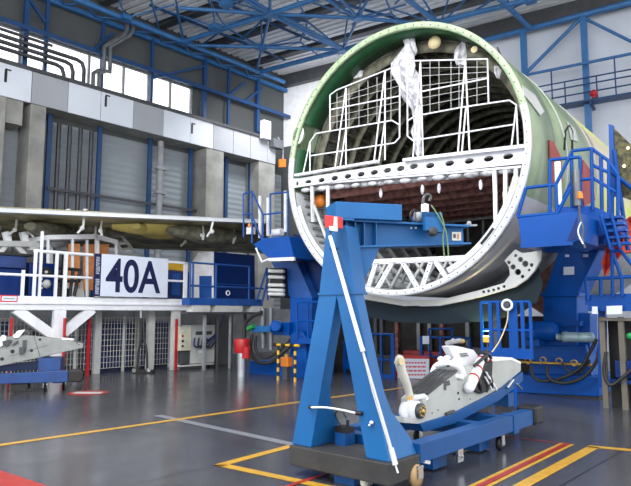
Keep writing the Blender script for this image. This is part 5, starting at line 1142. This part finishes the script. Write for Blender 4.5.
# ---- trolley frame
ct = T('pylon_trolley', 'blue wheeled trolley joined to the crane, carrying the near pylon', 'trolley', K2)
rx = K2.P(420, 457, ly=bd_+.02).x
q0 = K2.P(420, 443, ly=bd_+.02)
e1 = K2.P(533, 410, lx=BL); e2 = K2.P(533, 424, lx=BL)
zt4 = ztp-.0; zr_b = e2.z
print('rail', BL, e1, e2, 'zt', ztp)
rt, rbm = e1.z, e1.z-.19
ct.add('rail', MB().box((BL-.16, bd_+.01, rbm), (BL, e1.y, rt)), 'cartblue', bevel=.006, label='near rail of the trolley')
ct.add('rail', MB().box((.06, bd_+.01, rbm), (.22, e1.y-.5, rt)), 'cartblue', bevel=.006, label='far rail of the trolley')
for yy_ in (bd_+.05, bd_+1.5, e1.y-.75): ct.add('cross_member', MB().box((.22, yy_, rbm+.02), (BL-.16, yy_+.16, rt-.01)), 'cartblue', bevel=.005)
ct.add('joint_band', MB().box((BL-.17, e1.y-.65, rbm-.03), (BL+.012, e1.y-.5, rt+.008)), 'cartblue')
ct.add('end_buffer', MB().box((BL-.24, e1.y, rbm-.01), (BL+.04, e1.y+.28, rt+.04)), 'black', bevel=.03); ct.add('end_buffer', MB().box((.02, e1.y-.5, rbm-.01), (.26, e1.y-.3, rt+.04)), 'black', bevel=.03)
ct.add('foot_pad', MB().box((BL-.4, bd_+.55, .02), (BL-.18, bd_+.85, rbm)), 'cartblue'); ct.add('foot_pad', MB().box((BL-.42, e1.y-1.2, .02), (BL-.2, e1.y-.9, rbm)), 'cartblue')
q = K2.P(460, 456, lx=BL); ct.add('hitch_plate', MB().box((BL-.02, q.y-.06, q.z-.06), (BL+.01, q.y+.06, rbm+.01)).tube([(BL-.1, q.y, q.z), (BL+.04, q.y, q.z)], .015), 'steel')
q = K2.P(426, 480, lz=.09)
caster(ct, BL-.0, q.y, rbm, .11, mat('tan_wheel', (170, 140, 100), .5)); q = K2.P(505, 440, lx=BL-.1); caster(ct, BL-.1, e1.y-.85, rbm, .08); caster(ct, .14, e1.y-1.1, rbm, .085); caster(ct, .14, bd_+.3, rbm, .085)
ct.add('pedal', MB().bar((BL+.02, bd_+.15, .2), (BL-.12, bd_-.05, .26), .03), 'offwhite')
# pylon cradle: sloping blue beam under the pylon
px1 = BL-.42          # side plane of the pylon
def sp(px, py, d=0): return K2.P(px, py, lx=px1+d)
cd = [sp(420, 424, .03), sp(453, 414, .03), sp(500, 390, .03), sp(523, 372, .03), sp(523, 381, .03), sp(500, 400, .03), sp(454, 424, .03), sp(424, 432, .03)]
ct.add('cradle_beam', MB().ext(cd, (-.36, 0, 0)), 'cartblue', bevel=.005)
for px in (434, 503): 
    v = sp(px, 420 if px < 450 else 392, -.15); ct.add('cradle_post', MB().box((v.x-.12, v.y-.1, rt-.03), (v.x+.12, v.y+.1, v.z)), 'cartblue')
ct.add('adjuster', MB().tube([sp(513, 380, .06), sp(507, 388, .06)], .02).tube([sp(517, 384, .06), sp(522, 389, .06)], .012), 'steel')
ct.done()
# ---- near engine pylon
py = T('engine_pylon', 'pale grey engine pylon with white clamps lying on the crane trolley', 'aircraft part', K2)
bo_ = [(428, 424), (423, 421), (423, 400), (428, 395.5), (456, 373), (463, 368), (478, 366), (492, 359), (512, 357.4), (521, 362), (521, 371), (502, 387), (481.5, 398.5), (453.6, 412.5)]
py.add('side_box', MB().ext([sp(x, y) for x, y in bo_], (-.3, 0, 0)), 'pylon', bevel=.008)
tpq = [sp(428, 395.0, -.0), sp(457, 372, -.0)]
ta, tb = tpq
py.add('top_plate', MB().loft([ta+Vector((.005, 0, .0)), ta+Vector((-.31, 0, 0)), ta+Vector((-.31, 0, .02)), ta+Vector((.005, 0, .02))], [tb+Vector((.005, 0, 0)), tb+Vector((-.31, 0, 0)), tb+Vector((-.31, 0, .02)), tb+Vector((.005, 0, .02))]), 'gunmetal', label='dark grey top plate')
for d in (-.08, -.16, -.24): py.add('plate_rib', MB().bar(ta+Vector((d, 0, .022)), tb+Vector((d, 0, .022)), .012, .012), 'dgrey')
py.add('tail_edge', MB().ext([sp(x, y, .006) for x, y in ((492, 359), (512, 357.4), (521, 362), (521, 364), (511, 360), (492, 361.5))], (-.31, 0, 0)), 'white')
# nose joint
nj = sp(421, 411, .02)
py.add('nose_lug', MB().lathe(sp(407, 411, -.1), (1, 0, 0), [(.06, -.05), (.1, -.045), (.1, .0), (.06, .01)], 20), 'white'); py.add('nose_lug', MB().lathe(nj, (1, 0, 0), [(.07, -.16), (.11, -.15), (.11, -.05), (.09, -.03)], 24), 'white')
k = py.add('joint_ring', MB().lathe(nj, (1, 0, 0), [(.085, -.03), (.085, .015), (.07, .02)], 24), 'gunmetal'); bt_ = MB()
for j in range(8): bt_.lathe(nj+Vector((.015, math.cos(j*PI/4)*.055, math.sin(j*PI/4)*.055)), (1, 0, 0), [(.012, 0), (.012, .015)], 6)
py.add('ring_bolts', bt_, 'brass', parent=k); py.add('hub_cap', MB().lathe(nj+Vector((.015, 0, 0)), (1, 0, 0), [(.03, 0), (.03, .02), (.015, .03)], 12), 'brass', parent=k)
py.add('lower_bracket', MB().ext([sp(x, y, .0) for x, y in ((404, 417), (426, 419), (425, 425), (418, 424), (404, 423))], (-.12, 0, 0)), 'lgrey', bevel=.006)
rp = [sp(399, 361, -.1), sp(402, 372, -.1), sp(407, 385, -.1), sp(410, 396, -.1), sp(412, 410, -.08)]
py.add('strut_rod', MB().tube(rp[:4], .058, 14, r2=.04), 'creamwhite', label='upright white rod'); py.add('rod_end', MB().ball(sp(399.5, 360.5, -.1), .066, 14, (.8, .9, 1)), 'creamwhite'); py.add('rod_cap', MB().lathe(sp(401, 361.5, -.05), (1, -.4, 0), [(.04, -.02), (.04, .02)], 16), 'cream')
py.add('rod_fork', MB().tube(rp[3:], .045, 10), 'white'); py.add('yellow_tape', MB().lathe(rp[3], tuple(rp[4]-rp[3]), [(.042, -.015), (.045, 0), (.045, .04), (.042, .05)], 14), 'yellow')
py.add('clamp_arm', MB().tube([sp(413, 398, -.05), sp(424, 396, -.03), sp(427, 400, 0)], .03, 10), 'white')
# saddle clamp ring
def blob(name, pts, r, m, **k): return py.add(name, MB().tube(smooth(pts), r, 10), m, **k)
blob('saddle_clamp', [sp(433, 374, -.34), sp(436, 367, -.33), sp(442, 364, -.22), sp(450, 364, -.1), sp(460, 368, .0), sp(463, 376, .02)], .045, 'white')
blob('saddle_clamp', [sp(433, 376, -.3), sp(443, 377, -.15), sp(455, 376, -.02), sp(462, 378, .02)], .035, 'white')
for x, y, d in ((441, 359, -.25), (447, 358, -.18), (455, 361, -.1), (438, 365, -.28), (459, 365, -.02)): py.add('clamp_knuckle', MB().ball(sp(x, y, d), .045, 10, (1, 1.2, .8)), 'white')
py.add('clamp_slot', MB().ball(sp(448, 366, -.04), .03, 10, (.8, 1.3, .5)), 'dgrey')
py.add('fin', MB().ext([sp(x, y, -.14) for x, y in ((448, 346.5), (453, 345.5), (462, 347), (474, 350), (479, 357), (478, 367), (463, 369), (456, 362), (452, 354))], (-.1, 0, 0)), 'white', bevel=.01, label='white curved fairing fin')
py.add('fin_slots', MB().bar(sp(460, 354, -.13), sp(467, 353.5, -.13), .012).bar(sp(461, 356, -.13), sp(468, 355.5, -.13), .012), 'dgrey')
py.add('top_valve', MB().tube([sp(447, 343, -.2), sp(460, 340.5, -.2)], .03, 10).ball(sp(453, 340.5, -.2), .03, 8), 'grey'); py.add('valve_cap', MB().tube([sp(459, 341, -.2), sp(463, 341, -.2)], .03, 10), 'brass')
# red banded bottle
c0_, c1_ = sp(469, 388, .06), sp(483, 357, -.03); dv = c1_-c0_
py.add('bottle', MB().lathe(c0_, tuple(dv), [(.03, -.06), (.065, -.03), (.07, 0), (.07, dv.length*.86), (.05, dv.length*.98), (.02, dv.length)], 20), 'white', label='white bottle with red bands')
for t in (.28, .55, .85): py.add('red_band', MB().lathe(c0_+dv*t, tuple(dv), [(.072, 0), (.073, .004), (.073, .03), (.072, .034)], 20), 'red')
hc = [((480, 392), (478, 378)), ((478, 378), (486, 360)), ((486, 392), (490, 376)), ((474, 366), (489, 352)), ((482, 352), (491, 358)), ((486, 350), (484, 366)), ((488, 372), (492, 388))]
bb2 = MB()
for a_, b_ in hc: bb2.tube(smooth([sp(*a_, .03), (sp(*a_, .05)+sp(*b_, .05))/2+Vector((.02, 0, .01)), sp(*b_, .03)]), .022, 8)
py.add('black_hoses', bb2, 'hose'); py.add('pump_body', MB().ext([sp(x, y, .05) for x, y in ((476, 381), (484, 364), (493, 361), (492, 388), (482, 394), (475, 391))], (-.06, 0, 0)), 'black', bevel=.01)
lt = MB()
for j in range(4): lt.bar(sp(486+j*2.6, 372+j*4, .07), sp(489+j*2.6, 378+j*4, .07), .02)
lt.bar(sp(485, 377, .07), sp(492, 390, .07), .018); py.add('lattice_bracket', lt, 'white')
rc_ = MB().ball(sp(489, 355, .02), .03, 8).ball(sp(490.5, 361, .02), .025, 8); py.add('red_caps', rc_, 'red')
for x, y, r in ((458, 393, .016), (459, 399, .014), (446, 384, .01), (432, 413, .008), (438, 410, .008), (470, 399, .008)): py.add('access_hole', MB().lathe(sp(x, y, .002), (1, 0, 0), [(r, 0), (r, .006)], 10), 'black')
py.add('bracket_tab', MB().ext([sp(x, y, .004) for x, y in ((444, 382), (449, 380), (450, 385), (446, 386), (446, 390), (444, 390))], (.006, 0, 0)), 'dgrey')
py.add('bottom_fitting', MB().bar(sp(446, 414, .02), sp(454, 411, .02), .03), 'dgrey'); py.add('bottom_edge', MB().ext([sp(x, y, .004) for x, y in ((428, 424), (453.6, 412.5), (481.5, 398.5), (502, 387), (502, 388.4), (481.5, 400), (453.6, 414), (428, 425.5))], (-.3, 0, 0)), 'dgrey')
py.done()
# ================================================================ LIGHT
w = bpy.data.worlds.new('world'); bpy.context.scene.world = w; w.use_nodes = True
bg = w.node_tree.nodes['Background']; bg.inputs[0].default_value = (.97, .985, 1.0, 1); bg.inputs[1].default_value = 2.6
def area(name, loc, rot, sx, sy, e, c=(1, 1, 1)):
    d = bpy.data.lights.new(name, 'AREA'); d.shape = 'RECTANGLE'; d.size = sx; d.size_y = sy; d.energy = e; d.color = c
    o = bpy.data.objects.new(name, d); C.objects.link(o); o.location = loc; o.rotation_euler = rot; return o
area('fill_light', (-6, 4, zt-1), (0, 0, 0), 6, 4, 700)  # unseen area lights added under the roof for overall brightness
area('fill_light', (6, 5, zt-1), (0, 0, 0), 6, 4, 500)
lc = H.W((-4.5, 1.0, 0)); lo = area('fill_light', (lc.x, lc.y, 8.5), (0, 0, 0), 2.5, 2.5, 900)  # added light without a fixture, aimed under the wing at the platform
lo.rotation_euler = (H.W((-15.6, 9, 3))-Vector((lc.x, lc.y, 8.5))).to_track_quat('-Z', 'Y').to_euler()
lc = B.W((4.5, -5.5, 0)); area('fill_light', (lc.x, lc.y, 13.8), (math.radians(35), 0, -B.a), 3, 2, 900)  # added light without a fixture, brightens the left end of the back wall
sc = bpy.context.scene
sc.view_settings.view_transform = 'Standard'; sc.view_settings.look = 'None'; sc.view_settings.gamma = 1; sc.view_settings.use_curve_mapping = False
sc.view_settings.exposure = 0.0
